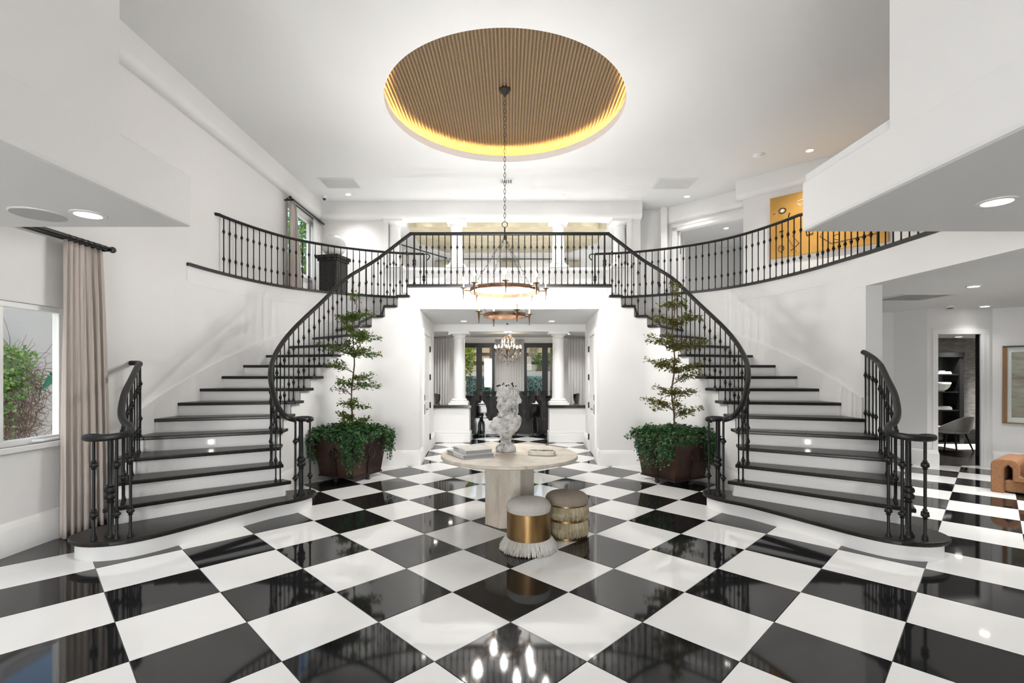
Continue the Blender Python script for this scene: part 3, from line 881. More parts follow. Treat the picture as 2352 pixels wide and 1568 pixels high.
for s, sd in ((-1, 'left'), (1, 'right')):
    k = 1 if s < 0 else -1
    st = thing('staircase', f'{sd} curved staircase with dark wooden treads and white risers', 'staircase', (s * 3.2, 5.6, 0), group='pair of curved staircases')
    # first step with rounded ends
    p1 = smooth_pts([mir(p, s) for p in T1], 4)
    back = [mir(p, s) for p in ((-2.80, 5.95), (-3.80, 4.80))]
    out1 = p1 + back
    tread_mesh(out1, RISE).build('tread', 'tread_wood', st, bevel=0.012)
    MB().prism(shrink(out1, 0.045), 0, RISE - 0.042).build('riser', 'riser', st, smooth=True)
    for n in range(2, 18):
        z = n * RISE
        ip = [np.array(curve_at(INNER, n + i / 4 * 1.02)) for i in range(5)]
        op = [np.array(curve_at(OUTER, n + i / 4 * 1.02)) for i in range(5)]
        wi = (op[0] - ip[0]) / np.linalg.norm(op[0] - ip[0])
        lo = n <= 5
        # nosing overhang of 3 cm in front
        ip2 = [p - wi * 0.025 for p in ip]
        op2 = [p + wi * (0.03 if n < 5 else 0.0) for p in op]
        poly = [tuple(p) for p in ip2] + [tuple(p) for p in op2[::-1]]
        poly = [mir(p, s) for p in poly]
        tread_mesh(poly, z).build('tread', 'tread_wood', st, bevel=0.01)
    for n in range(2, 19):
        a = np.array(curve_at(INNER, n)); b = np.array(curve_at(OUTER, n))
        d = (b - a) / np.linalg.norm(b - a); nr = np.array((-d[1], d[0]))
        fw = np.array(curve_at(INNER, min(n + .5, 18))) - np.array(curve_at(INNER, n - .5))
        if np.dot(nr, fw) < 0: nr = -nr
        a2 = a + nr * 0.03 + d * 0.045; b2 = b + nr * 0.03
        if n <= 5: b2 = b2 - d * 0.01
        c = [tuple(a2), tuple(b2), tuple(b2 + nr * 0.02), tuple(a2 + nr * 0.02)]
        m = MB().prism([mir(p, s) for p in c], (n - 1) * RISE - 0.01, n * RISE - 0.042)
        m.build('riser', 'riser', st)
    # spandrel wall under the inner side, stepped
    m = MB(); q12 = 10
    tt = [2.1 + i / q12 for i in range(int(15.9 * q12) + 1)]
    ln = [mir(tuple(curve_at(INNER, t)), s) for t in tt]
    fa = offset_line(ln, 0.045 * k); fb = offset_line(ln, 0.09 * k)
    v = []; f = []
    for i in range(len(tt) - 1):
        n = int(math.floor((tt[i] + tt[i + 1]) / 2 - 0.10 + 1e-6)); h = max(n, 2) * RISE - 0.03
        o_ = len(v)
        v += [(*fa[i], 0), (*fa[i + 1], 0), (*fa[i + 1], h), (*fa[i], h), (*fb[i], h), (*fb[i + 1], h)]
        f += [(o_, o_ + 1, o_ + 2, o_ + 3), (o_ + 3, o_ + 2, o_ + 5, o_ + 4)]
    m.add(v, f)
    m.build('spandrel_wall', 'wall', st, recalc=False)
    m = MB()
    for n in range(2, 6):
        ln = [mir(tuple(curve_at(OUTER, n + 0.10 + i / 4)), s) for i in range(5)]
        fa = offset_line(ln, -0.03 * k); fb = offset_line(ln, -0.08 * k)
        m.prism(fa + fb[::-1], 0, n * RISE - 0.03)
    m.build('outer_spandrel', 'wall', st, smooth=True)
    # sloping skirt board on the curved wall
    pts = []; w = []
    t0 = 5.0 if s < 0 else 6.15
    n_ = 52
    top = []; bot = []
    ln = [mir(tuple(curve_at(OUTER, t0 + (17.9 - t0) * i / n_)), s) for i in range(n_ + 1)]
    fr = offset_line(ln, -0.022 * k); bk = offset_line(ln, 0.01 * k)
    v = []
    for i in range(n_ + 1):
        t = t0 + (17.9 - t0) * i / n_
        v += [(*fr[i], (t - 1) * RISE - .02), (*fr[i], t * RISE + 0.235), (*bk[i], t * RISE + 0.245), (*bk[i], (t - 1) * RISE - .02)]
    f = []
    for i in range(n_):
        for j in range(4): f.append((4 * i + j, 4 * i + (j + 1) % 4, 4 * i + 4 + (j + 1) % 4, 4 * i + 4 + j))
    f += [(0, 1, 2, 3), tuple(4 * n_ + j for j in range(4))]
    MB().add(v, f).build('skirt_board', 'wall', st, smooth=True)
    # recessed step light in the fifth riser
    a = np.array(curve_at(INNER, 5)); b = np.array(curve_at(OUTER, 5)); d = (b - a) / np.linalg.norm(b - a)
    nr = np.array((-d[1], d[0])); nr = nr if nr[1] > 0 else -nr
    c0 = a + d * 0.78 + nr * 0.022
    def plate(w_, z0, z1, dep):
        q_ = [c0 - d * w_, c0 + d * w_, c0 + d * w_ + nr * 0.012, c0 - d * w_ + nr * 0.012]
        q_ = [p - nr * dep for p in q_]
        return MB().prism([mir(tuple(p), s) for p in q_], z0, z1)
    pl = plate(0.062, 4 * RISE + 0.03, 4 * RISE + 0.108, 0.0).build('step_light', 'white_frame', st)
    plate(0.022, 4 * RISE + 0.05, 4 * RISE + 0.09, 0.006).build('lens', 'step_led', pl)

# ---- baluster and newel meshes (unit height, knuckled iron bars)
def bal_mesh(name, r, knots, nb=8):
    pr = [(r * 2.0, 0), (r * 2.0, .012), (r * 1.4, .03), (r, .05)]
    for kz in knots:
        pr += [(r, kz - .045), (r * 1.9, kz - .038), (r * 1.1, kz - .030), (r * 2.6, kz - .012), (r * 2.6, kz + .006), (r * 1.2, kz + .022), (r * 1.9, kz + .030), (r, kz + .038)]
    pr += [(r, .97), (r * 1.2, 1.0)]
    m = MB().lathe(pr, nb)
    me = bpy.data.meshes.new(name); me.from_pydata(m.v, [], m.f); me.update()
    me.polygons.foreach_set('use_smooth', [True] * len(me.polygons)); me.set_sharp_from_angle(angle=R(50))
    me.materials.append(MATS['iron'])
    return me
BAL = bal_mesh('baluster', 0.0082, (0.26, 0.74))
BALT = bal_mesh('baluster', 0.012, (0.25, 0.74))
def newel_mesh(q_=1.0):
    r = .024
    pr = [(.046, 0), (.046, .02), (.036, .03), (.034, .05), (r, .06), (r * .95, .34), (.03, .345), (.034, .355), (r, .362), (r, .37)]
    for zc in (.405, .468): pr += [(.03 + .019 * math.sin(a), zc - .03 * math.cos(a)) for a in np.linspace(.25, PI - .25, 6)]
    pr += [(r, .503), (.034, .512), (.03, .52), (r, .526), (r * .9, .97), (r, 1.0)]
    m = MB().lathe([(a * q_, b) for a, b in pr], 12)
    me = bpy.data.meshes.new('newel'); me.from_pydata(m.v, [], m.f); me.update()
    me.polygons.foreach_set('use_smooth', [True] * len(me.polygons)); me.set_sharp_from_angle(angle=R(50))
    me.materials.append(MATS['iron'])
    return me
NEW = newel_mesh()
NEWB = newel_mesh(0.66)
RAILP = [(0.030 * math.cos(2 * PI * i / 12), 0.024 * math.sin(2 * PI * i / 12) + 0.010 * (1 if math.sin(2 * PI * i / 12) > 0.3 else 0)) for i in range(12)]
def place(me, rail, x, y, z0, z1):
    return share(me.name.split('.')[0], me, rail, (x, y, z0), scale=(1, 1, z1 - z0), rot=(0, 0, (x * 7 + y * 3) % 1))
def rail_h(t): return t * RISE + 0.90

for s, sd in ((-1, 'left'), (1, 'right')):
    k = 1 if s < 0 else -1
    # ---------- inner stair railing
    rl = thing('stair_railing', f'black iron railing on the inner side of the {sd} staircase', 'railing', (s * 2.7, 7.0, 0), group='iron stair railings')
    nt_ = 64
    ts = [3.2 + (18 - 3.2) * i / nt_ for i in range(nt_ + 1)]
    ln = offset_line([mir(tuple(curve_at(INNER, t)), s) for t in ts], 0.095 * k)
    low = [mir(p, s) for p in ((-2.40, 5.76, 1.05), (-2.375, 5.81, 1.06), (-2.44, 5.865, 1.065), (-2.53, 5.83, 1.065), (-2.55, 5.73, 1.065), (-2.51, 5.645, 1.07), (-2.565, 5.60, 1.10), (-2.65, 5.62, 1.17), (-2.73, 5.675, 1.265), (-2.80, 5.75, 1.37))]
    volute = smooth_pts(low, 4)
    pth = volute[:-1] + [(a, b, rail_h(t)) for (a, b), t in zip(ln, ts)]
    MB().sweep(pth, RAILP).build('handrail', 'iron', rl, smooth=True)
    # volute disc
    MB().lathe([(0.06, -.02), (0.075, 0), (0.06, .02)], 16, mir((-2.45, 5.76, 1.065), s)).build('volute', 'iron', rl, smooth=True)
    place(NEW, rl, *mir((-2.475, 5.765), s), RISE, 1.06)
    for p in ((-2.385, 5.80), (-2.50, 5.665), (-2.53, 5.85)): place(BALT, rl, *mir(p, s), RISE, 1.05)
    for n in range(2, 18):
        for u in (0.22, 0.72):
            t = n + u
            if t > 17.8: continue
            a = np.array(curve_at(INNER, t)); tg = np.array(curve_at(INNER, t + .1)) - np.array(curve_at(INNER, t - .1)); tg /= np.linalg.norm(tg)
            p = a + np.array((-tg[1], tg[0])) * 0.095
            zt = rail_h(t) - 0.01 if t > 3.2 else np.interp(t, [2, 2.5, 3.2], [1.12, 1.24, rail_h(3.2)])
            place(BAL, rl, *mir(tuple(p), s), n * RISE, zt)
    # ---------- short outer railing
    ro = thing('stair_railing', f'short black iron railing on the outer side of the {sd} staircase foot', 'railing', (s * 3.8, 4.8, 0), group='iron stair railings')
    key = [(-3.42, 4.16, 1.06), (-3.53, 4.13, 1.06), (-3.65, 4.17, 1.06), (-3.70, 4.28, 1.06), (-3.64, 4.40, 1.06), (-3.52, 4.42, 1.06)][::-1]
    key = [(-3.585, 4.285, 1.045), (-3.645, 4.265, 1.055), (-3.66, 4.19, 1.06), (-3.56, 4.13, 1.06), (-3.44, 4.145, 1.065), (-3.335, 4.22, 1.085), (-3.38, 4.33, 1.13), (-3.52, 4.43, 1.175), (-3.665, 4.58, 1.25)]
    up_ = [(-3.86, 4.86, 1.395), (-4.05, 5.20, 1.55), (-4.22, 5.50, 1.68), (-4.30, 5.64, 1.72)]
    if s < 0: up_ += [(-4.38, 5.70, 1.73), (-4.46, 5.71, 1.73)]
    else: up_ += [(-4.37, 5.82, 1.79), (-4.42, 6.0, 1.85), (-4.435, 6.08, 1.875)]
    MB().sweep(smooth_pts([mir(p, s) for p in key + up_], 5), RAILP).build('handrail', 'iron', ro, smooth=True)
    MB().lathe([(0.07, -.02), (0.085, 0), (0.07, .02)], 16, mir((-3.58, 4.25, 1.06), s)).build('volute', 'iron', ro, smooth=True)
    place(NEW, ro, *mir((-3.535, 4.30), s), RISE, 1.055)
    for p in ((-3.60, 4.20), (-3.655, 4.265), (-3.43, 4.235)): place(BALT, ro, *mir(p, s), RISE, 1.05)
    place(BALT, ro, *mir((-3.36, 4.30), s), RISE, 1.09)
    lnk = smooth_pts([p for p in key[6:] + (up_[:4] if s < 0 else up_)], 8)
    arr = np.array(lnk)
    for n, us in ((2, (0.25, 0.7)), (3, (0.2, 0.6, 0.9)), (4, (0.2, 0.5, 0.8)), (5, (0.08,) if s < 0 else (0.1, 0.34, 0.58, 0.82))):
        for u in us:
            t = n + u
            a = np.array(curve_at(OUTER, t)); b = np.array(curve_at(INNER, t)); d = (b - a) / np.linalg.norm(b - a)
            p = a + d * 0.13
            zt = t * RISE + 0.90
            jj = np.argmin(np.hypot(arr[:, 0] - p[0], arr[:, 1] - p[1]))
            if np.hypot(arr[jj, 0] - p[0], arr[jj, 1] - p[1]) < .3: zt = arr[jj, 2]; p = 0.15 * p + 0.85 * arr[jj, :2]
            place(BAL, ro, *mir(tuple(p), s), n * RISE, zt - 0.005)
    # ---------- gallery railing along the curved edge
    rg = thing('gallery_railing', f'black iron gallery railing curving above the {sd} staircase', 'railing', (s * 3.4, 9.0, Z2), group='iron gallery railings')
    t0 = 9.15
    tt = [t0 + (18.0 - t0) * i / 60 for i in range(61)]
    ln = offset_line([mir(tuple(curve_at(OUTER, t)), s) for t in tt], 0.05 * k)
    ZR = Z2 + 0.885
    lead = [(WL + 0.005, 7.36, ZR + 0.005), (WL + 0.05, 7.39, ZR + .003)] if s < 0 else [(4.57, y, ZR) for y in np.linspace(3.72, 7.2, 12)]
    pth = lead + [(a, b, ZR) for a, b in ln]
    end = ln[-1]
    scr = [(end[0] - s * 0.08, end[1], ZR), (end[0] - s * 0.115, end[1], ZR - 0.035), (end[0] - s * 0.10, end[1], ZR - 0.085), (end[0] - s * 0.05, end[1], ZR - 0.13)]
    MB().sweep(pth, [(a * .8, b * .8) for a, b in RAILP]).build('handrail', 'iron', rg, smooth=True)
    MB().tube(smooth_pts([(end[0], end[1], ZR)] + scr, 5), 0.011, 7, up=(0, 1, 0)).build('scroll', 'iron', rg, smooth=True)
    P = np.array([p[:2] for p in pth]); seg = np.hypot(*np.diff(P, axis=0).T); L = np.concatenate([[0], np.cumsum(seg)])
    d0 = 0.14 if s < 0 else 0.05
    cnt = int((L[-1] - d0 - .1) / 0.118)
    for i in range(cnt + 1):
        l = d0 + i * 0.118
        x = np.interp(l, L, P[:, 0]); y = np.interp(l, L, P[:, 1])
        post = s > 0 and abs(y - 6.0) < 0.059
        place(NEWB if post else BAL, rg, x, y, Z2 + 0.012, ZR)
    place(NEWB, rg, end[0], end[1], Z2 + 0.012, ZR)

# ---------- bridge railing
rb = thing('bridge_railing', 'straight black iron railing across the bridge', 'railing', (0, 8.44, Z2))
zb = Z2 + 0.90
yb_ = 8.46
MB().sweep([(x, yb_ if abs(x) < 1.7 else 8.455, zb) for x in np.linspace(-1.74, 1.74, 30)], RAILP).build('handrail', 'iron', rb, smooth=True)
for i in range(32):
    x = -1.66 + 3.32 * i / 31
    place(NEWB if i in (0, 31) else BAL, rb, x, yb_, Z2 + 0.008, zb)

# faint raised line on the bridge face
m = MB().box(-1.55, 1.55, 8.415, 8.43, 2.915, 2.93)
struct('trim_18', m, 'wall', 'fine raised line on the bridge face', 'moulding')

# ---- panelled doors in the passage
for s, sd in ((-1, 'left'), (1, 'right')):
    d = thing('door_1' if s < 0 else 'door_7', f'white panelled door in the {sd} wall of the passage', 'door', (s * splay(9.5), 9.5, 0), kind='structure')
    ang = math.atan2((HX1 - HX0), (HY1 - HY0))
    y0, y1 = 8.98, 10.10
    def pan(ya, yb, za, zb, out, nm, mat, par, bev=0):
        c = [(s * (splay(ya) + .005), ya, za), (s * (splay(ya) - out), ya, za), (s * (splay(yb) - out), yb, za), (s * (splay(yb) + .005), yb, za)]
        return MB().hexa(c + [(x, y, zb) for x, y, _ in c]).build(nm, mat, par, bevel=bev)
    leaf = pan(y0, y1, 0.02, 2.33, 0.012, 'leaf', 'trim', d)
    for (za, zb) in ((0.28, 0.80), (0.92, 1.06), (1.16, 2.14)):
        pan(y0 + .15, y1 - .15, za, zb, 0.02, 'panel', 'trim', leaf, 0.008)
    m = MB()
    for ya, yb, za, zb in ((y0 - .10, y0 - .01, 0.0, 2.339), (y1 + .01, y1 + .10, 0.0, 2.339), (y0 - .10, y1 + .10, 2.34, 2.44)):
        c = [(s * (splay(ya) + .005), ya, za), (s * (splay(ya) - .03), ya, za), (s * (splay(yb) - .03), yb, za), (s * (splay(yb) + .005), yb, za)]
        m.hexa(c + [(x, y, zb) for x, y, _ in c])
    m.build('casing', 'trim', d)
    for z in (0.22, 0.88, 1.46, 2.04):
        pan(y1 - .012, y1 + .03, z, z + .12, 0.04, 'hinge', 'black_metal', d)
    hp = pan(y0 + .04, y0 + .09, 0.84, 1.02, 0.03, 'handle', 'black_metal', d)
    MB().tube([(s * (splay(y0 + .07) - .06), y0 + .06, .93), (s * (splay(y0 + .07) - .065), y0 + .2, .93)], .01, 6).build('lever', 'black_metal', hp)
    pan(y0 + .04, y0 + .10, 1.10, 1.20, 0.03, 'lock', 'black_metal', d)

# ---- gallery doorway: open panelled door leaf
d = thing('door_8', 'white panelled door standing open in the gallery doorway', 'door', (4.05, 11.55, Z2), R(62), kind='structure')
MB().box(0, 0.78, -0.02, 0.02, 0.01, 1.82).build('leaf', 'trim', d, local=True)
lf = d.children[0]
for za, zb in ((0.15, 0.62), (0.72, 0.95), (1.05, 1.68)):
    for ys in (-0.03, 0.02): MB().box(0.13, 0.65, ys, ys + .01, za, zb).build('panel', 'trim', lf, bevel=0.006, local=True)
MB().box(-0.01, 0.012, -0.03, -0.015, 0.25, 0.40).build('hinge', 'black_metal', d, local=True)
MB().box(-0.01, 0.012, -0.03, -0.015, 1.30, 1.45).build('hinge', 'black_metal', d, local=True)
MB().tube([(0.72, -0.05, 0.85), (0.60, -0.055, 0.85)], 0.01, 6).build('lever', 'black_metal', d, local=True)

# ================================================================== WINDOWS AND CURTAINS
def window_unit(name, label, ya, yb, za, zb, mull=()):
    w = thing(name, label, 'window', (WL - 0.1, (ya + yb) / 2, za), kind='structure')
    m = MB(); x0, x1 = WL - 0.10, WL - 0.03; e = 0.055
    m.box(x0, x1, ya, ya + e, za, zb); m.box(x0, x1, yb - e, yb, za, zb); m.box(x0, x1, ya + e, yb - e, zb - e, zb); m.box(x0, x1, ya + e, yb - e, za, za + e)
    for y in mull: m.box(x0, x1, y - 0.045, y + 0.045, za + e, zb - e)
    m.build('window_frame', 'white_frame', w, bevel=0.006)
    xs = [ya + e] + list(mull) + [yb - e]
    for a, b in zip(xs[:-1], xs[1:]):
        MB().box(WL - 0.062, WL - 0.056, a, b, za + e, zb - e).build('pane', 'glass', w)
    MB().box(WL - 0.03, WL + 0.045, ya - .05, yb + .03, za - 0.05, za + 0.0).build('sill', 'white_frame', w, bevel=0.006)
    return w
w1 = window_unit('window_1', 'white framed window beside the left staircase', *LW1, mull=(4.27,))
MB().tube([(WL - .01, 4.55, .985), (WL + .05, 4.6, .985), (WL + .055, 4.74, .99)], .012, 6).build('crank_handle', 'white_frame', w1, smooth=True)
window_unit('window_2', 'bright window upstairs on the left gallery wall', *LW2, mull=(10.95,))

def curtain(name, label, top, bot, axis, zt, zb, mat, pleats, amp=0.05, flare=1.0, depth=0.0, group=None, n=10):
    # hung along Y (axis 'y', top = (x, y0, y1)) or along X (axis 'x', top = (y, x0, x1))
    t = thing(name, label, 'curtain', (top[0], (bot[1] + bot[2]) / 2, zb) if axis == 'y' else ((bot[1] + bot[2]) / 2, top[0], zb), group=group)
    cols = pleats * n; rows = 26; v = []; f = []
    for j in range(rows + 1):
        u = j / rows; z = zt + (zb - zt) * u
        e = u ** 0.7
        a0 = top[1] + (bot[1] - top[1]) * e; a1 = top[2] + (bot[2] - top[2]) * e
        for i in range(cols + 1):
            w = i / cols
            ph = 2 * PI * pleats * w
            pos = a0 + (a1 - a0) * w + 0.012 * math.sin(ph * 2 + u * 2)
            am = amp * (0.55 + 0.6 * u) * (0.75 + 0.35 * math.sin(w * 9 + 1.3))
            dd = top[0] + depth * u + am * math.sin(ph + 0.5 * math.sin(u * 2.6 + w * 5))
            v.append((dd, pos, z) if axis == 'y' else (pos, dd, z))
    for j in range(rows):
        for i in range(cols):
            a = j * (cols + 1) + i
            f.append((a, a + 1, a + cols + 2, a + cols + 1))
    o = MB().add(v, f).build('drape', mat, t, recalc=False)
    o.data.polygons.foreach_set('use_smooth', [True] * len(o.data.polygons))
    so = o.modifiers.new('solid', 'SOLIDIFY'); so.thickness = 0.004
    return t
c1 = curtain('curtain', 'long blush curtain hanging beside the left window', (-4.36, 4.74, 5.20), (-4.33, 4.70, 5.30), 'y', 2.93, 0.01, 'curtain_blush', 7, 0.045)
curtain('curtain', 'blush curtain at the near side of the gallery window', (-4.36, 9.64, 9.90), (-4.36, 9.55, 10.2), 'y', 5.04, Z2 + 0.02, 'curtain_blush', 5, 0.04)
curtain('curtain', 'white sheer curtain at the far side of the gallery window', (-4.36, 10.78, 11.40), (-4.36, 10.7, 11.45), 'y', 5.04, Z2 + 0.02, 'curtain_white', 7, 0.03)
def rod(name, label, pa, pb, r=0.022, second=True):
    t = thing(name, label, 'curtain rod', tuple((a + b) / 2 for a, b in zip(pa, pb)))
    MB().tube([pa, pb], r, 10).build('pole', 'curtain_rod', t, smooth=True)
    dv = (Vector(pb) - Vector(pa)).normalized()
    MB().sphere(tuple(Vector(pb) + dv * 0.02), r * 1.6).build('finial', 'curtain_rod', t, smooth=True)
    MB().sphere(tuple(Vector(pa) - dv * 0.02), r * 1.6).build('finial', 'curtain_rod', t, smooth=True)
    if second:
        off = Vector((-0.07, 0, -0.012)) if abs(dv.y) > .5 else Vector((0, .06, 0))
        MB().tube([tuple(Vector(pa) + off), tuple(Vector(pb) + off)], r * .7, 8).build('inner_pole', 'curtain_rod', t, smooth=True)
    return t
def rings(rodt, y0, y1, n, x, z):
    for i in range(n):
        y = y0 + (y1 - y0) * i / (n - 1)
        MB().tube([(x + .032 * math.cos(2 * PI * k / 10), y, z - .012 + .032 * math.sin(2 * PI * k / 10)) for k in range(10)], .004, 5, closed=True, up=(0, 1, 0)).build('ring', 'curtain_rod', rodt)
r1 = rod('curtain_rod', 'black double curtain rod above the left window', (-4.33, 2.9, 2.96), (-4.33, 5.27, 2.96))
rings(r1, 4.76, 5.18, 7, -4.33, 2.96)
MB().box(WL, -4.28, 5.22, 5.25, 2.93, 2.96).build('bracket', 'curtain_rod', r1)
r2 = rod('curtain_rod', 'black double curtain rod above the gallery window', (-4.33, 9.6, 5.075), (-4.33, 11.38, 5.075), 0.02)
MB().box(WL, -4.28, 9.62, 9.65, 5.03, 5.055).build('bracket', 'curtain_rod', r2)

# outside the left window: neighbouring stucco wall with a dry vine
struct('wall_neighbour', MB().box(-7.8, -7.5, 2.5, 13.5, -0.1, 2.95), 'stucco', 'sunlit stucco garden wall outside the left window', 'wall')
struct('ground_side', MB().box(-12, -4.69, -5, 15.6, -0.1, -0.02), 'paving', 'paved strip outside the left window', 'ground')
vine = thing('vine', 'half dry climbing vine on the stucco wall outside the left window', 'vine', (-7.45, 7.3, 0))
m = MB()
for i in range(900):
    y = 6.85 + rng.random() * 1.0; z = 0.3 + rng.random() * 1.6
    if y > np.interp(z, [.3, .7, 1.2, 1.5, 1.9, 2.1], [7.5, 7.55, 7.68, 7.66, 7.35, 7.1]): continue
    p = np.array((-7.43 + rng.random() * .1, y, z)); pts = [tuple(p)]
    dr = rng.normal(0, 1, 3) * (.25, 1, 1.1)
    for _ in range(4):
        p = p + dr * 0.06 + rng.normal(0, .03, 3); p[0] = min(max(p[0], -7.49), -7.22); pts.append(tuple(p))
    m.tube(pts, [.004, .004, .0035, .003, .002], 4)
m.build('stems', 'twig', vine, recalc=False)['kind'] = 'stuff'
def leaf_shape(mb, p, d, up, L, W, fold=0.25):
    d = d / (np.linalg.norm(d) + 1e-9); sd = np.cross(d, up); sd = sd / (np.linalg.norm(sd) + 1e-9); nu = np.cross(sd, d)
    a = p; b = p + d * L * .5 + sd * W * .5 + nu * W * fold; c = p + d * L; e = p + d * L * .5 - sd * W * .5 + nu * W * fold
    mb.add([a, b, c, e, p + d * L * .52], [(0, 1, 4), (1, 2, 4), (0, 4, 3), (4, 2, 3)])
m = MB()
for i in range(620):
    y = 6.9 + abs(rng.normal(0, .34)); z = 1.98 - abs(rng.normal(0, .5))
    if z < .4 or y > np.interp(z, [.4, 1.2, 1.5, 1.9, 2.1], [7.1, 7.22, 7.5, 7.45, 7.25]): continue
    leaf_shape(m, np.array((-7.38 + rng.random() * .16, y, z)), rng.normal(0, 1, 3) * (.4, 1, .6) + (0.3, .2, 0), np.array((1, 0, .3)) + rng.normal(0, .3, 3), .072, .044)
m.build('foliage', 'leaf_vine', vine, recalc=False)['kind'] = 'stuff'
m = MB().hexa([(-7.30, 7.58, 1.40), (-7.25, 7.58, 1.40), (-7.25, 7.63, 1.40), (-7.30, 7.63, 1.40), (-7.30, 7.67, 1.57), (-7.25, 7.67, 1.57), (-7.25, 7.75, 1.54), (-7.30, 7.75, 1.54)])
m.sphere((-7.275, 7.73, 1.60), (.035, .042, .036)).tube([(-7.275, 7.74, 1.61), (-7.275, 7.60, 1.65)], [.014, .004], 5)
m.tube([(-7.275, 7.61, 1.41), (-7.275, 7.52, 1.33)], [.02, .007], 6)
tag(m.build('bird_ornament', 'green_plastic', None, smooth=True), 'small green bird shaped ornament clinging to the vine outside', 'ornament')

# ================================================================== LIGHT FITTINGS AND CEILING FITTINGS
def downlight(x, y, z, label, r=0.055, power=28, angle=120, group='recessed downlights', tilt=None):
    t = thing('downlight', label, 'downlight', (x, y, z), group=group)
    MB().lathe([(r * 1.35, 0), (r * 1.35, -0.006), (r * 1.02, -0.009), (r, -0.002), (r, 0.0)], 20, cap=False).build('trim_ring', 'white_frame', t, smooth=True, local=True)
    MB().lathe([(r, -0.004), (r * .98, -0.001)], 20).build('lens', 'lamp_glow', t, local=True)
    if power:
        d = bpy.data.lights.new('downlight_beam', 'SPOT')
        d.energy = power; d.spot_size = R(angle); d.spot_blend = 0.9; d.shadow_soft_size = 0.06; d.color = (1.0, 0.985, 0.96)
        o = bpy.data.objects.new('downlight_beam', d); COL.objects.link(o); o.parent = t; o.location = (0, 0, -0.03)
    return t
downlight(-3.55, 10.68, ZC, 'downlight in the high ceiling beside the left vent', power=75)
downlight(-1.28, 10.71, ZC, 'downlight in the high ceiling left of the chain', power=85)
downlight(1.14, 10.71, ZC, 'downlight in the high ceiling right of the chain', power=85)
downlight(3.96, 10.81, ZC, 'downlight in the high ceiling below the right vent', power=50)
downlight(5.30, 8.56, ZC, 'downlight in the high ceiling nearest the golden painting', power=90)
downlight(-2.855, 3.287, 2.70, 'downlight in the underside of the near left slab', 0.075, power=60)
downlight(3.056, 3.04, 2.70, 'downlight in the underside of the near right slab', 0.075, power=60)
downlight(5.90, 6.165, 2.72, 'downlight in the right wing ceiling near the vent', 0.06, power=120)
downlight(7.89, 8.05, 2.72, 'downlight in the right wing ceiling before the study door', 0.06, power=12)
downlight(9.82, 10.6, 2.40, 'downlight in the study ceiling', 0.06, power=260)
downlight(10.9, 9.7, 2.40, 'added fill downlight in the study ceiling, out of view beyond the doorway edge', 0.06, power=110)  # extra lamp added out of view to brighten the study
downlight(-0.98, 10.40, 2.722, 'left downlight in the passage ceiling', 0.06, power=55)
downlight(0.905, 10.40, 2.722, 'right downlight in the passage ceiling', 0.06, power=55)
for x, lb in ((-2.15, 'left'), (-0.05, 'middle'), (2.1, 'right')):
    downlight(x, 12.2, ZC, f'{lb} downlight in the room beyond the gallery opening', 0.06, power=420)
downlight(5.35, 11.9, ZC, 'downlight seen through the gallery doorway', 0.06, power=120)
downlight(5.9, 13.2, ZC, 'second downlight deeper in the room behind the gallery doorway', 0.06, power=120)

for x, y, lb in ((-1.9, 12.4, 'near left'), (1.9, 12.4, 'near right'), (-1.7, 14.0, 'far left'), (1.7, 14.0, 'far right'), (0, 14.3, 'far middle')):
    downlight(x, y, 2.722, f'added fill downlight in the dining room ceiling, {lb}', 0.06, power=95)  # unseen downlights added to brighten the dining room
for x, y, lb in ((6.6, 5.4, 'beside the lounge chair'), (7.6, 6.4, 'before the framed picture'), (5.6, 4.2, 'nearest the opening')):
    downlight(x, y, 2.722, f'added out of view fill downlight in the right wing ceiling {lb}', 0.06, power=115)  # extra downlights added outside the frame to lift the dark wing
def vent(x0, x1, y0, y1, z, label, lattice=True, dark='vent_dark', frame='vent_white', step=0.055, par=None):
    t = thing('vent', label, 'vent', ((x0 + x1) / 2, (y0 + y1) / 2, z), group='ceiling vents')
    b = 0.045; m = MB()
    m.box(x0, x1, y0, y0 + b, z - .012, z); m.box(x0, x1, y1 - b, y1, z - .012, z); m.box(x0, x0 + b, y0 + b, y1 - b, z - .012, z); m.box(x1 - b, x1, y0 + b, y1 - b, z - .012, z)
    m.build('frame', frame, t)
    MB().box(x0 + b, x1 - b, y0 + b, y1 - b, z - .003, z - .001).build('recess', dark, t)
    m = MB()
    if lattice:
        n = int((x1 - x0 + y1 - y0) / step)
        for sg in (-1, 1):
            for i in range(n):
                c = i * step
                pts = []
                for yy in (y0 + b, y1 - b):
                    pts.append(((x0 + c - (yy - y0)) if sg < 0 else (x0 - (y1 - y0) + c + (yy - y0)), yy))
                (xa, ya), (xb, yb) = pts
                def clip(xc):
                    return ya + (yb - ya) * (xc - xa) / (xb - xa)
                P = [(xa, ya), (xb, yb)]
                for q_ in range(2):
                    if P[q_][0] < x0 + b: P[q_] = (x0 + b, clip(x0 + b))
                    if P[q_][0] > x1 - b: P[q_] = (x1 - b, clip(x1 - b))
                if not all(y0 + b - 1e-6 <= p[1] <= y1 - b + 1e-6 for p in P) or abs(P[0][0] - P[1][0]) < .02: continue
                m.tube([(P[0][0], P[0][1], z - .007), (P[1][0], P[1][1], z - .007)], .0075, 4)
    else:
        n = int((x1 - x0 - 2 * b) / step)
        for i in range(n):
            x = x0 + b + (i + .5) * step
            m.hexa([(x - .010, y0 + b, z - .012), (x + .002, y0 + b, z - .012), (x + .002, y1 - b, z - .012), (x - .010, y1 - b, z - .012),
                    (x - .004, y0 + b, z - .003), (x + .008, y0 + b, z - .003), (x + .008, y1 - b, z - .003), (x - .004, y1 - b, z - .003)])
    o = m.build('grille', frame, t); o['kind'] = 'stuff'
    return t
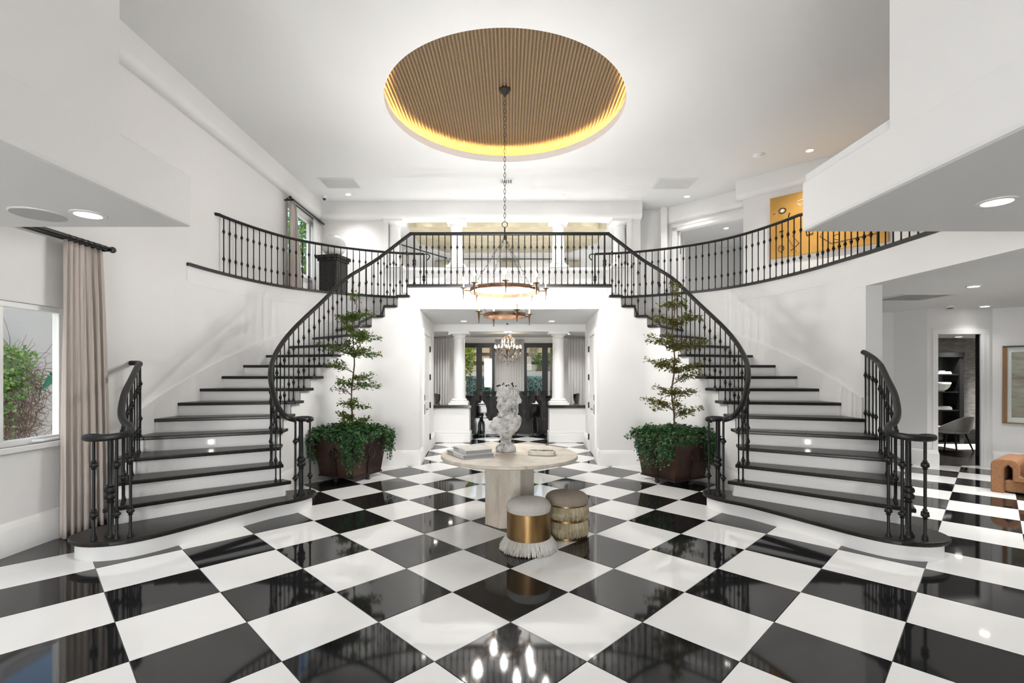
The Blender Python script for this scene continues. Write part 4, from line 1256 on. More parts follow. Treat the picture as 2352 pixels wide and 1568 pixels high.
vent(-3.89, -3.11, 9.77, 10.33, ZC, 'dark lattice vent in the high ceiling at the left')
vent(3.02, 3.83, 9.80, 10.36, ZC, 'pale lattice vent in the high ceiling at the right', dark='vent_white')
vent(-0.22, 0.09, 9.80, 10.08, ZC, 'small louvred vent in the ceiling behind the chain', lattice=False, step=.04)
vent(5.50, 6.25, 6.76, 7.38, 2.722, 'slatted vent in the right wing ceiling', lattice=False, step=.042)

t = thing('smoke_detector', 'white smoke detector on the high ceiling', 'detector', (4.48, 8.73, ZC))
MB().lathe([(.09, 0), (.09, -.02), (.08, -.028)], 20).build('base', 'white_frame', t, smooth=True, local=True)
MB().lathe([(.065, -.028), (.06, -.042), (.03, -.05)], 20).build('cover', 'white_frame', t, smooth=True, local=True)
t = thing('security_camera', 'small white dome camera at the left end of the high ceiling', 'camera', (-4.11, 10.79, ZC))
MB().lathe([(.06, 0), (.06, -.05), (.055, -.06)], 18).build('housing', 'white_frame', t, smooth=True, local=True)
MB().sphere((0, -.012, -.065), .038).build('lens_dome', 'black_lacquer', t, smooth=True, local=True)
t = thing('smoke_detector', 'small detector on the right wing ceiling', 'detector', (7.32, 8.05, 2.722))
MB().lathe([(.07, 0), (.07, -.02), (.06, -.03)], 16).build('base', 'white_frame', t, smooth=True, local=True)
MB().lathe([(.045, -.03), (.03, -.045)], 16).build('cover', 'vent_dark', t, smooth=True, local=True)
t = thing('motion_sensor', 'dark dome sensor on the passage beam', 'sensor', (-0.05, 10.77, 2.722))
MB().lathe([(.06, 0), (.06, -.012), (.05, -.018)], 16).build('base', 'white_frame', t, smooth=True, local=True)
MB().sphere((0, 0, -.018), (.04, .04, .022)).build('lens_dome', 'black_lacquer', t, smooth=True, local=True)
t = thing('ceiling_speaker', 'round speaker grille in the underside of the near left slab', 'speaker', (-3.187, 3.285, 2.70))
MB().lathe([(.155, 0), (.155, -.004), (.148, -.007)], 32).build('rim', 'white_frame', t, smooth=True, local=True)
MB().lathe([(.147, -.004), (.147, -.0085)], 32).build('grille', 'speaker_cloth', t, local=True)
t = thing('wall_speaker', 'small white box on the edge of the near right wall block', 'speaker', (2.20, 2.80, 4.33))
MB().box(-.0, .045, -.05, .05, -.09, .10).build('body', 'white_frame', t, bevel=.02, local=True)

# ---- two tier candle ring chandelier
CX, CY = -0.07, 7.26
ch = thing('chandelier', 'two tier bronze ring chandelier with candle bulbs on a long chain', 'chandelier', (CX, CY, 2.4))
ZA, ZB = 2.845, 2.475
RA, RB = 0.515, 0.315
def ringband(r, z, h, nm):
    pth = [(CX + r * math.cos(2 * PI * k / 64), CY + r * math.sin(2 * PI * k / 64), z) for k in range(64)]
    return MB().sweep(pth, [(-.006, -h / 2), (.006, -h / 2), (.006, h / 2), (-.006, h / 2)], closed=True).build(nm, 'chandelier_bronze', ch, smooth=True)
ringband(RA, ZA, 0.055, 'upper_ring'); ringband(RB, ZB, 0.05, 'lower_ring')
def chain(a, b, nm, link=0.055, w=0.012, wr=0.0028):
    a, b = Vector(a), Vector(b); n = max(1, int((b - a).length / (link * 0.78))); m = MB()
    d = (b - a).normalized(); sd = d.cross(Vector((0, 1, 0.01))).normalized(); fw = d.cross(sd)
    for i in range(n):
        c = a + (b - a) * ((i + .5) / n); s_ = sd if i % 2 else fw
        pts = []
        for k in range(10):
            an = 2 * PI * k / 10
            pts.append(tuple(c + d * (math.sin(an) * link / 2) + s_ * (math.cos(an) * w)))
        m.tube(pts, wr, 4, closed=True, up=tuple(fw if i % 2 else sd))
    o = m.build(nm, 'black_metal', ch, recalc=False); o['kind'] = 'stuff'
    return o
HUB = (CX, CY, 3.75)
chain((CX, CY, 5.745), (CX, CY, 3.88), 'chain', 0.075, 0.014, 0.0035)
MB().lathe([(.0, 5.90 - 0), (.085, 5.88), (.09, 5.84), (.06, 5.80), (.02, 5.77), (.012, 5.75)], 16, (CX, CY, 0), cap=False).build('canopy', 'black_metal', ch, smooth=True)
MB().tube([(CX + .042 * math.cos(2 * PI * k / 16), CY, 3.835 + .042 * math.sin(2 * PI * k / 16)) for k in range(16)], .006, 6, closed=True, up=(0, 1, 0)).build('loop', 'black_metal', ch)
MB().lathe([(.012, 3.60), (.022, 3.64), (.012, 3.68), (.010, 3.79)], 10, (CX, CY, 0)).build('hub', 'black_metal', ch, smooth=True)
for k in range(4):
    a = 2 * PI * k / 4 + 0.55
    chain((CX + .01 * math.cos(a), CY + .01 * math.sin(a), 3.63), (CX + RA * math.cos(a), CY + RA * math.sin(a), ZA + .03), 'hanging_chain', .075, .012, .003)
    chain((CX + RA * math.cos(a), CY + RA * math.sin(a), ZA - .03), (CX + RB * math.cos(a), CY + RB * math.sin(a), ZB + .03), 'lower_chain', .06, .012, .003)
def candle(a, r, z, nm):
    x, y = CX + (r + .10) * math.cos(a), CY + (r + .10) * math.sin(a)
    m = MB().lathe([(.004, -.13), (.009, -.125), (.005, -.11), (.007, -.10), (.018, .02), (.02, .03)], 10, (x, y, z))
    m.tube([(CX + r * math.cos(a), CY + r * math.sin(a), z), (x, y, z)], .009, 6)
    arm = m.build('candle_arm', 'chandelier_bronze', ch, smooth=True)
    MB().lathe([(.012, .03), (.046, .034), (.048, .040), (.012, .044)], 16, (x, y, z)).build('drip_pan', 'chandelier_bronze', arm, smooth=True)
    MB().lathe([(.0115, .044), (.0115, .125)], 10, (x, y, z)).build('sleeve', 'candle_sleeve', arm, smooth=True)
    MB().lathe([(.008, .125), (.017, .145), (.016, .165), (.008, .19), (.002, .205)], 10, (x, y, z)).build('bulb', 'bulb_glow', arm, smooth=True)
    d = bpy.data.lights.new('candle_light', 'POINT'); d.energy = 17; d.shadow_soft_size = .03; d.color = (1, .98, .95)
    o = bpy.data.objects.new('candle_light', d); COL.objects.link(o); o.parent = ch
    o.location = (x - ch.location.x, y - ch.location.y, z + .25 - ch.location.z)
for k in range(8): candle(-PI / 2 + 0.03 + 2 * PI * k / 8, RA, ZA, 'upper')
for k in range(4): candle(-PI / 2 + 0.44 + 2 * PI * k / 4, RB, ZB, 'lower')

# ================================================================== CENTRE TABLE AND WHAT STANDS ON IT
TC = (0.0, 5.30)
tb = thing('pedestal_table', 'round travertine pedestal table in the middle of the hall', 'table', (*TC, 0))
m = MB().lathe([(.70, .700), (.735, .705), (.742, .712), (.742, .732), (.735, .740)], 72)
m.build('tabletop', 'travertine', tb, smooth=True, local=True)
oc = [(.283 * math.cos(PI / 8 + PI / 4 * k + .02), .283 * math.sin(PI / 8 + PI / 4 * k + .02)) for k in range(8)]
MB().prism(oc, 0.0, 0.70).build('pedestal', 'travertine', tb, bevel=.006, local=True)

# ---- bust, as one smoothed volume
def surface_net(F, lo, step):
    S = F < 0
    nx, ny, nz = F.shape
    c = [S[i:nx - 1 + i, j:ny - 1 + j, k:nz - 1 + k] for i in (0, 1) for j in (0, 1) for k in (0, 1)]
    tot = sum(a.astype(np.int8) for a in c)
    act = (tot > 0) & (tot < 8)
    ids = -np.ones(act.shape, int); cells = np.argwhere(act); ids[act] = np.arange(len(cells))
    acc = np.zeros((len(cells), 3)); cnt = np.zeros(len(cells))
    cor = [(i, j, k) for i in (0, 1) for j in (0, 1) for k in (0, 1)]
    for a in range(8):
        for b in range(a + 1, 8):
            dlt = np.array(cor[b]) - np.array(cor[a])
            if np.abs(dlt).sum() != 1: continue
            fa = F[cells[:, 0] + cor[a][0], cells[:, 1] + cor[a][1], cells[:, 2] + cor[a][2]]
            fb = F[cells[:, 0] + cor[b][0], cells[:, 1] + cor[b][1], cells[:, 2] + cor[b][2]]
            x = (fa < 0) != (fb < 0)
            t = np.where(x, fa / np.where(x, fa - fb, 1), 0)
            acc += np.where(x[:, None], np.array(cor[a]) + t[:, None] * dlt, 0); cnt += x
    V = (cells + acc / cnt[:, None]) * step + lo
    Fs = []
    for ax in range(3):
        o1, o2 = [d for d in range(3) if d != ax]
        sl0 = [slice(None)] * 3; sl1 = [slice(None)] * 3
        sl0[ax] = slice(0, -1); sl1[ax] = slice(1, None)
        E = S[tuple(sl0)] != S[tuple(sl1)]
        P = np.argwhere(E)
        P = P[(P[:, o1] > 0) & (P[:, o2] > 0) & (P[:, o1] < act.shape[o1]) & (P[:, o2] < act.shape[o2])]
        q_ = []
        for d1, d2 in ((1, 1), (0, 1), (0, 0), (1, 0)):
            Q = P.copy(); Q[:, o1] -= d1; Q[:, o2] -= d2
            q_.append(ids[Q[:, 0], Q[:, 1], Q[:, 2]])
        q_ = np.stack(q_, 1)
        Fs.append(q_[(q_ >= 0).all(1)])
    return V, np.concatenate(Fs)
def make_bust():
    st = 0.0045; lo = np.array((-.215, -.165, -.01)); hi = np.array((.215, .165, .76))
    ax = [np.arange(lo[i], hi[i], st) for i in range(3)]
    X, Y, Z = np.meshgrid(*ax, indexing='ij')
    def ell(c, r, A=None):
        dx, dy, dz = X - c[0], Y - c[1], Z - c[2]
        if A is not None:
            ca, sa = math.cos(A), math.sin(A); dx, dy = ca * dx + sa * dy, -sa * dx + ca * dy
        k0 = np.sqrt((dx / r[0]) ** 2 + (dy / r[1]) ** 2 + (dz / r[2]) ** 2) + 1e-9
        k1 = np.sqrt((dx / r[0] ** 2) ** 2 + (dy / r[1] ** 2) ** 2 + (dz / r[2] ** 2) ** 2) + 1e-9
        return k0 * (k0 - 1) / k1
    def cap(a, b, ra, rb):
        a = np.array(a); b = np.array(b); d = b - a; L2 = (d * d).sum()
        t = np.clip(((X - a[0]) * d[0] + (Y - a[1]) * d[1] + (Z - a[2]) * d[2]) / L2, 0, 1)
        return np.sqrt((X - a[0] - t * d[0]) ** 2 + (Y - a[1] - t * d[1]) ** 2 + (Z - a[2] - t * d[2]) ** 2) - (ra + (rb - ra) * t)
    def smin(a, b, k):
        h = np.clip(.5 + .5 * (b - a) / k, 0, 1)
        return b + (a - b) * h - k * h * (1 - h)
    def smax(a, b, k): return -smin(-a, -b, k)
    rad = np.sqrt(X ** 2 + Y ** 2)
    zs = [-.01, 0, .02, .045, .07, .085, .10, .115, .13, .15]; rs = [.108, .112, .117, .113, .095, .072, .060, .056, .062, .075]
    base = np.maximum(rad - np.interp(Z, zs, rs), np.maximum(-Z, Z - .15)) * .8
    F = base
    torso = smin(cap((0, 0, .15), (0.0, 0, .25), .058, .105), ell((.0, .005, .285), (.155, .088, .10)), .05)
    torso = smin(torso, ell((-.115, .0, .300), (.058, .06, .062)), .04)
    torso = smin(torso, ell((.125, .01, .345), (.052, .06, .06)), .05)
    torso = smin(torso, ell((-.03, -.05, .285), (.07, .05, .06)), .03)
    torso = smin(torso, ell((.06, -.045, .30), (.06, .045, .055)), .03)
    torso = torso + .004 * np.sin(X * 60 + Z * 50) * np.clip((Z - .3) * 12, 0, 1)
    F = smin(F, torso, .02)
    F = smin(F, cap((.045, .01, .35), (.025, .005, .50), .060, .050), .025)
    # head frame: face looks to the left and a little forward, slightly bowed
    fa = np.array((-.58, -.81)); fa /= np.linalg.norm(fa); ra = np.array((-fa[1], fa[0]))   # right-hand of the face frame
    hc = np.array((.005, .0, .548)); hs = 1.2
    def H(r, f, u):
        r, f, u = r * hs, f * hs, u * hs
        f2 = f; u2 = u - f * .14
        return (hc[0] + ra[0] * r + fa[0] * f2, hc[1] + ra[1] * r + fa[1] * f2, hc[2] + u2)
    A = math.atan2(fa[1], fa[0])
    def eh(p, r): return ell(p, tuple(x * hs for x in r), A)
    def ch_(a, b, ra, rb): return cap(a, b, ra * hs, rb * hs)
    head = eh(H(0, 0, .02), (.094, .078, .105))
    head = smin(head, eh(H(0, .030, -.06), (.062, .054, .062)), .03)       # jaw
    for sg in (-1, 1): head = smin(head, eh(H(sg * .036, .054, -.030), (.034, .03, .034)), .02)
    head = smin(head, ch_(H(-.042, .080, .034), H(.042, .080, .034), .013, .013), .010)
    head = smin(head, ch_(H(0, .094, .030), H(0, .115, -.020), .008, .0125), .007)
    for sg in (-1, 1):
        head = smin(head, eh(H(sg * .011, .102, -.024), (.012, .010, .009)), .006)
        head = smax(head, -eh(H(sg * .035, .094, .008), (.026, .022, .0165)), .008)
        head = smin(head, eh(H(sg * .034, .064, .008), (.0150, .0165, .0105)), .003)
    head = smin(head, ch_(H(-.019, .092, -.050), H(.019, .092, -.050), .0080, .0080), .005)
    head = smin(head, ch_(H(-.015, .091, -.067), H(.015, .091, -.067), .0090, .0090), .005)
    head = smax(head, -ch_(H(-.026, .104, -.0585), H(.026, .104, -.0585), .0045, .0045), .003)
    head = smin(head, eh(H(0, .078, -.096), (.028, .026, .024)), .012)     # chin
    F = smin(F, head, .016)
    # hair: domed scarf, twisted band, strands drawn back, knot and long locks
    wob = .0045 * np.sin(80 * (Z * .8 + X * .5 - Y * .4)) + .003 * np.sin(140 * (X - Z * .4 + Y))
    hair = eh(H(0, -.022, .082), (.106, .104, .086)) + wob
    hair = smin(hair, eh(H(.0, -.062, .03), (.062, .082, .075)) + wob, .03)
    band = None
    for k in range(18):
        a = 2 * PI * k / 18; b = 2 * PI * (k + 1) / 18
        p0 = H(.092 * math.sin(a), -.008 + .100 * math.cos(a), .066 + .012 * math.cos(a)); p1 = H(.092 * math.sin(b), -.008 + .100 * math.cos(b), .066 + .012 * math.cos(b))
        c_ = ch_(p0, p1, .0115, .0115)
        band = c_ if band is None else np.minimum(band, c_)
    hair = smin(hair, band + .003 * np.sin(160 * (X + Z)), .006)
    for sg in (-1, 1):
        for q_ in range(4):
            hair = smin(hair, ch_(H(sg * (.048 + .012 * q_), .066 - .022 * q_, .052 - .010 * q_), H(sg * .082, -.055, .005 - .024 * q_), .0095, .015), .004)
    lock = [(.085, .02, .56), (.115, .015, .52), (.10, .0, .475), (.12, .0, .435), (.105, -.015, .395)]
    for a, b in zip(lock[:-1], lock[1:]): hair = smin(hair, cap(a, b, .026, .022) + wob, .01)
    lock = [(.085, -.035, .50), (.098, -.045, .455), (.085, -.05, .41), (.10, -.05, .37)]
    for a, b in zip(lock[:-1], lock[1:]): hair = smin(hair, cap(a, b, .018, .015) + wob, .008)
    lock = [(-.055, .045, .43), (-.085, .03, .385), (-.12, .01, .36), (-.14, -.015, .33), (-.165, -.02, .29), (-.175, -.02, .262)]
    for a, b in zip(lock[:-1], lock[1:]): hair = smin(hair, cap(a, b, .018, .015) + wob, .008)
    for c_ in ((.13, .03, .60), (.145, .01, .565), (.12, .05, .65)): hair = smin(hair, ell(c_, (.032, .03, .036)) + wob, .012)
    F = smin(F, hair, .005)
    V, Q = surface_net(F, lo, st)
    return MB().add(V, [tuple(int(i) for i in q_) for q_ in Q])
bu = thing('bust', 'weathered stone bust of a woman with wrapped hair on the table', 'bust', (-0.04, 5.47, 0.7405))
o = make_bust().build('figure', 'bust_stone', bu, recalc=True, local=True)
o.data.polygons.foreach_set('use_smooth', [True] * len(o.data.polygons))
m = MB()
for k in range(22):
    a = rng.random() * 2 * PI; rr = .05 + .055 * rng.random()
    p0 = np.array((.01 + rr * math.cos(a), rr * math.sin(a) * .8, .775 - rr * .6)); p1 = p0 + np.array((.35 * math.cos(a), .3 * math.sin(a), .3 + .5 * rng.random())) * .028
    m.tube([tuple(p0), tuple(p1)], .0018, 4); m.sphere(tuple(p1), .006 + .004 * rng.random(), 7, 5)
m.build('berry_sprigs', 'black_metal', bu, smooth=True, local=True)['kind'] = 'stuff'

# ---- two books
def book(name, label, loc, rot, w, d, h, cover, letters, ls, lz, cov_mat):
    t = thing(name, label, 'book', loc, rot, group='books on the table')
    MB().box(.012, w - .006, .006, d - .006, .004, h - .004).build('pages', 'book_pages', t, local=True)
    MB().box(0, w, 0, d, h - .004, h).build('front_cover', cov_mat, t, local=True)
    MB().box(0, w, 0, d, 0, .004).build('back_cover', 'book_cover', t, local=True)
    sp = MB().box(-.003, .004, 0, d, 0, h).build('spine', 'book_cover', t, bevel=.001, local=True)
    if letters:
        cu = bpy.data.curves.new('lettering', 'FONT'); cu.body = letters; cu.size = ls; cu.extrude = .0006; cu.align_x = 'LEFT'
        to = bpy.data.objects.new('lettering_src', cu); COL.objects.link(to)
        bpy.context.view_layer.update()
        me = bpy.data.meshes.new_from_object(to.evaluated_get(bpy.context.evaluated_depsgraph_get()))
        bpy.data.objects.remove(to)
        me.materials.clear(); me.materials.append(MATS['ink_grey'])
        lo_ = bpy.data.objects.new('lettering', me); COL.objects.link(lo_)
        lo_.parent = sp
        lo_.rotation_euler = (R(90), 0, R(-90)); lo_.location = (-.0036, d - .02, lz); lo_.scale = (1.15, 1.5, 1)
    return t
def cover_art():
    m, nt, b = newmat('cover_art')
    n1 = noise(nt, 5, 3, .5, coords(nt, (1.2, 2, 1)))
    lk(nt, ramp(nt, n1.outputs[0], [(.35, (.55, .44, .32)), (.48, (.72, .69, .60)), (.62, (.50, .54, .57)), (.72, (.66, .66, .62))]), b.inputs['Base Color'])
    b.inputs['Roughness'].default_value = .35
cover_art()
# spine faces the left, books turned so that their near edge shows
rb_ = math.atan2(5.112 - 4.934, -.147 + .47)
book('book', 'thicker pale book with large grey lettering lying under the other book', (-.472, 4.945, .7405), rb_, .355, .44, .038, None, 'NEWETER', .030, .008, 'book_cover')
book('book', 'pale book with a landscape cover lying on top of the other book', (-.445, 4.985, .779), rb_ - .03, .30, .37, .040, None, 'ON HOTELS', .022, .012, 'cover_art')

# ---- kidney shaped stone tray with dried petals
t = thing('tray', 'pale kidney shaped stone tray on the table', 'tray', (.345, 5.22, .7405), .05)
ol = smooth_pts([(-.145, .03), (-.10, .085), (-.02, .06), (.06, .075), (.135, .055), (.15, -.02), (.11, -.075), (.03, -.085), (-.05, -.05), (-.12, -.03)], 5, closed=True)
n_ = len(ol); inn = shrink(ol, .018) if sum(ol[i][0] * ol[(i + 1) % n_][1] - ol[(i + 1) % n_][0] * ol[i][1] for i in range(n_)) > 0 else shrink(ol, .018)
v = [(*p, 0) for p in ol] + [(*p, .048) for p in ol] + [(*p, .048) for p in inn] + [(*p, .016) for p in inn]
f = [tuple(range(n_)), tuple(range(3 * n_, 4 * n_))]
for r_ in range(3):
    for i in range(n_): f.append((r_ * n_ + i, r_ * n_ + (i + 1) % n_, (r_ + 1) * n_ + (i + 1) % n_, (r_ + 1) * n_ + i))
MB().add(v, f).build('bowl', 'tray_marble', t, smooth=True, bevel=.004, local=True)
m = MB()
for i in range(160):
    p = (rng.uniform(-.09, .12), rng.uniform(-.05, .05), .02 + .02 * rng.random())
    leaf_shape(m, np.array(p), rng.normal(0, 1, 3) * (1, 1, .3), np.array((0, 0, 1.)), .022, .014)
o = m.build('dried_petals', 'dried_petals', None, recalc=False)
o.location = (.345, 5.22, .7405)
tag(o, 'dark brown dried petals filling the stone tray', 'petals', kind='stuff')

# ================================================================== STOOLS
def strands(n, r0, z0, r1, z1, mat, nm, par, jit=.01, w=.0035, curve=.02):
    m = MB()
    for i in range(n):
        a = 2 * PI * i / n + rng.normal(0, .01); da = rng.normal(0, .03)
        lj = rng.normal(0, .012)
        pts = []
        for k in range(4):
            u = k / 3
            r_ = r0 + (r1 - r0) * u + curve * math.sin(PI * u) + jit * rng.normal() * u
            aa = a + da * u
            pts.append((r_ * math.cos(aa), r_ * math.sin(aa), z0 + (z1 - z0) * u + lj * u * .5))
        pts[-1] = (pts[-1][0], pts[-1][1], max(pts[-1][2], .003))
        m.tube(pts, [w, w * 1.1, w, w * .4], 3)
    o = m.build(nm, mat, par, recalc=False, local=True); o['kind'] = 'stuff'
    return o
def cushion(r, z0, h, mat, par):
    pr = [(0.0, z0)] if False else [(r * .96, z0)]
    for k in range(1, 9):
        a = PI / 2 * k / 8
        pr.append((r * (.55 + .45 * math.cos(a) ** .7) if k < 8 else .001, z0 + h * (math.sin(a) ** .8)))
    pr = [(r * .97, z0), (r * 1.0, z0 + h * .22), (r * .99, z0 + h * .45), (r * .94, z0 + h * .66), (r * .83, z0 + h * .83), (r * .62, z0 + h * .94), (r * .32, z0 + h * .99), (.004, z0 + h)]
    return MB().lathe(pr, 40).build('seat_cushion', mat, par, smooth=True, local=True)
s1 = thing('stool', 'brass drum stool with pale looped seat and white fringe at the floor', 'stool', (.178, 4.50, 0))
MB().lathe([(.190, .045), (.203, .05), (.203, .352), (.198, .356)], 56).build('drum', 'brass', s1, smooth=True, local=True)
cushion(.208, .352, .11, 'boucle_grey', s1)
strands(620, .196, .115, .262, .006, 'strand_white', 'fringe', s1, .008, .0042, .012)
MB().lathe([(.19, 0), (.19, .06)], 32).build('foot', 'brass', s1, local=True)
s2 = thing('stool', 'two tier straw fringed stool with taupe seat and brass bands', 'stool', (.575, 4.86, 0))
MB().lathe([(.195, 0.0), (.205, .002), (.205, .028), (.198, .032)], 48).build('base_band', 'brass', s2, smooth=True, local=True)
MB().lathe([(.185, .03), (.185, .335)], 40).build('core', 'strand_straw', s2, local=True)
MB().lathe([(.198, .172), (.208, .174), (.208, .196), (.198, .198)], 48).build('middle_band', 'brass', s2, smooth=True, local=True)
MB().lathe([(.198, .318), (.206, .320), (.206, .336), (.198, .338)], 48).build('top_band', 'brass', s2, smooth=True, local=True)
cushion(.215, .335, .10, 'boucle_taupe', s2)
strands(620, .197, .175, .206, .030, 'strand_straw', 'lower_fringe', s2, .003, .0036, .016)
strands(620, .197, .318, .206, .196, 'strand_straw', 'upper_fringe', s2, .003, .0036, .016)

# ---- switch plate beside the left passage door
t = thing('light_switch', 'small white switch plate on the left passage jamb', 'switch', (-splay(8.72), 8.72, 1.40))
MB().box(.001, .010, -.06, .06, -.06, .06).build('plate', 'white_frame', t, bevel=.003, local=True)
for yy in (-.03, .03): MB().box(.010, .018, yy - .012, yy + .012, -.03, .03).build('rocker', 'white_ceramic', t, local=True)

# ================================================================== PLANTERS AND TREES
def planter(sd, loc, rot, label):
    t = thing('planter', label, 'planter', (*loc, 0), rot, group='pair of steel planters')
    b, tp, z0, z1 = .315, .395, .065, .72
    def sq(h, z): return [(-h, -h, z), (h, -h, z), (h, h, z), (-h, h, z)]
    m = MB(); v = sq(b, z0) + sq(tp, z1) + sq(tp - .02, z1) + sq(tp - .05, z1 - .12)
    f = [(3, 2, 1, 0)]
    for j in range(3):
        for k in range(4): f.append((4 * j + k, 4 * j + (k + 1) % 4, 4 * j + 4 + (k + 1) % 4, 4 * j + 4 + k))
    m.add(v, f)
    m.build('body', 'planter_steel', t, local=True)
    m = MB()
    for k in range(4):
        a = k * PI / 2
    m.sweep([(p[0] * 1.02, p[1] * 1.02, z0 + .01) for p in sq(b, 0)], [(-.014, -.012), (.014, -.012), (.014, .012), (-.014, .012)], closed=True)
    m.build('bottom_rim', 'planter_iron', t, local=True)
    m = MB().sweep([(p[0], p[1], z1 - .012) for p in sq(tp, 0)], [(-.012, -.014), (.012, -.014), (.012, .014), (-.012, .014)], closed=True)
    m.build('top_rim', 'planter_iron', t, local=True)
    MB().box(-tp + .055, tp - .055, -tp + .055, tp - .055, z1 - .10, z1 - .08).build('soil', 'soil', t, local=True)
    for k in range(4):
        a = k * PI / 2; c, s_ = math.cos(a), math.sin(a)
        M = Matrix.Rotation(a, 4, 'Z')
        zr = .44; yy = -(b + (tp - b) * (zr - z0) / (z1 - z0))
        pts = [(.068 * math.cos(2 * PI * q_ / 20), yy - .034 + .012 * math.sin(2 * PI * q_ / 20), zr - .03 + .075 * math.sin(2 * PI * q_ / 20)) for q_ in range(20)]
        MB().tube(pts, .011, 7, closed=True, up=(0, 1, 0)).xf(M).build('ring_handle', 'planter_iron', t, smooth=True, local=True)
        m = MB().hexa([(-.02, -b - .004, z0 + .02), (.02, -b - .004, z0 + .02), (.02, -b - .018, z0 + .02), (-.02, -b - .018, z0 + .02),
                       (-.02, yy - .003, zr + .05), (.02, yy - .003, zr + .05), (.02, yy - .017, zr + .05), (-.02, yy - .017, zr + .05)])
        m.sphere((0, yy - .02, zr + .045), .022)
        m.xf(M).build('strap', 'planter_iron', t, local=True)
        m = MB().lathe([(.03, 0), (.034, .012), (.022, .03), (.026, .05), (.024, .07)], 10, (0, -b - .01, 0))
        m.xf(M).build('foot', 'planter_iron', t, smooth=True, local=True)
    return t
PL = (-2.45, 7.50); PR = (2.46, 7.30)
planter('left', PL, R(-23), 'dark steel planter with ring handles under the left staircase')
planter('right', PR, R(30), 'dark steel planter with ring handles under the right staircase')

def tree(loc, label, tiers, top, mat, lean, nleaf=70, ls=.055):
    t = thing('potted_tree', label, 'tree', (*loc, .62), group='pair of slender potted trees')
    H = top - .62
    pth = [(lean * (i / 12) + .02 * math.sin(i * 1.3), .015 * math.cos(i * 1.7), H * i / 12) for i in range(13)]
    MB().tube(pth, [.017 - .0115 * i / 12 for i in range(13)], 7).build('trunk', 'trunk', t, smooth=True, local=True)
    mb = MB(); br = MB()
    for (dx, z, rx, rz) in tiers:
        zc = z - .62; rz *= 1.25
        trunk_at = lambda zz: np.array((lean * zz / H, 0, zz))
        cnt = int(nleaf * (rx / .2) ** 1.25 * (rz / .09) ** .5)
        ctr = np.array((dx + lean * zc / H * 0, 0, zc))
        root = trunk_at(max(zc - .06 - .15 * abs(dx), .05))
        nb_ = max(3, int(rx * 24))
        tips = []
        for k in range(nb_):
            a = 2 * PI * (k + rng.random()) / nb_
            tip = ctr + np.array((rx * math.cos(a) * rng.uniform(.5, 1), rx * .8 * math.sin(a) * rng.uniform(.5, 1), rz * rng.uniform(-.7, .9)))
            mid = (root + tip) / 2 + np.array((0, 0, .03 + .03 * rng.random()))
            br.tube([tuple(root), tuple(mid), tuple(tip)], [.0042, .003, .0015], 4)
            tips.append((root, mid, tip))
        for k in range(cnt):
            r0, r1, r2 = tips[rng.integers(len(tips))]
            u = rng.uniform(.35, 1.05)
            p = (1 - u) ** 2 * r0 + 2 * u * (1 - u) * r1 + u * u * r2 + rng.normal(0, .028, 3) * (1, 1, .7)
            d = rng.normal(0, 1, 3) * (1, 1, .45) + (r2 - r0) * 2
            leaf_shape(mb, p, d, np.array((0, 0, 1.)) + rng.normal(0, .5, 3), ls * rng.uniform(.7, 1.25), ls * .42 * rng.uniform(.8, 1.2))
    br.build('branches', 'trunk', t, recalc=False, local=True)['kind'] = 'stuff'
    mb.build('foliage', mat, t, recalc=False, local=True)['kind'] = 'stuff'
    return t
tree(PL, 'slender green tree in tiers in the left planter',
     [(0.06, 2.74, .06, .12), (.09, 2.49, .27, .07), (-.09, 2.44, .2, .06), (.07, 2.27, .29, .12), (.16, 2.13, .30, .08), (-.26, 1.98, .26, .08), (.22, 1.95, .28, .07), (.02, 1.93, .15, .07),
      (-.28, 1.72, .16, .08), (.19, 1.58, .15, .09), (.29, 1.45, .19, .06), (-.18, 1.46, .19, .05), (-.25, 1.36, .07, .05), (-.08, 1.15, .15, .05), (.11, 1.11, .18, .06), (-.10, .97, .15, .06),
      (.03, .87, .25, .08), (.2, .82, .2, .07), (-.28, .78, .22, .07)], 2.84, 'leaf_tree', .07, 250)
tree(PR, 'slender olive green tree in tiers in the right planter',
     [(.02, 2.86, .11, .10), (.06, 2.62, .22, .07), (-.13, 2.43, .2, .08), (.28, 2.44, .18, .08), (.06, 2.36, .15, .06), (-.22, 2.09, .26, .08), (.32, 2.04, .26, .07), (.05, 2.0, .12, .07), (-.18, 1.77, .26, .11), (.19, 1.69, .29, .10), (.30, 1.55, .16, .07),
      (-.16, 1.37, .18, .09), (.15, 1.30, .2, .08), (-.35, 1.17, .15, .06), (-.07, 1.12, .25, .06), (.28, 1.02, .2, .07)], 2.95, 'leaf_tree_olive', .02, 235)

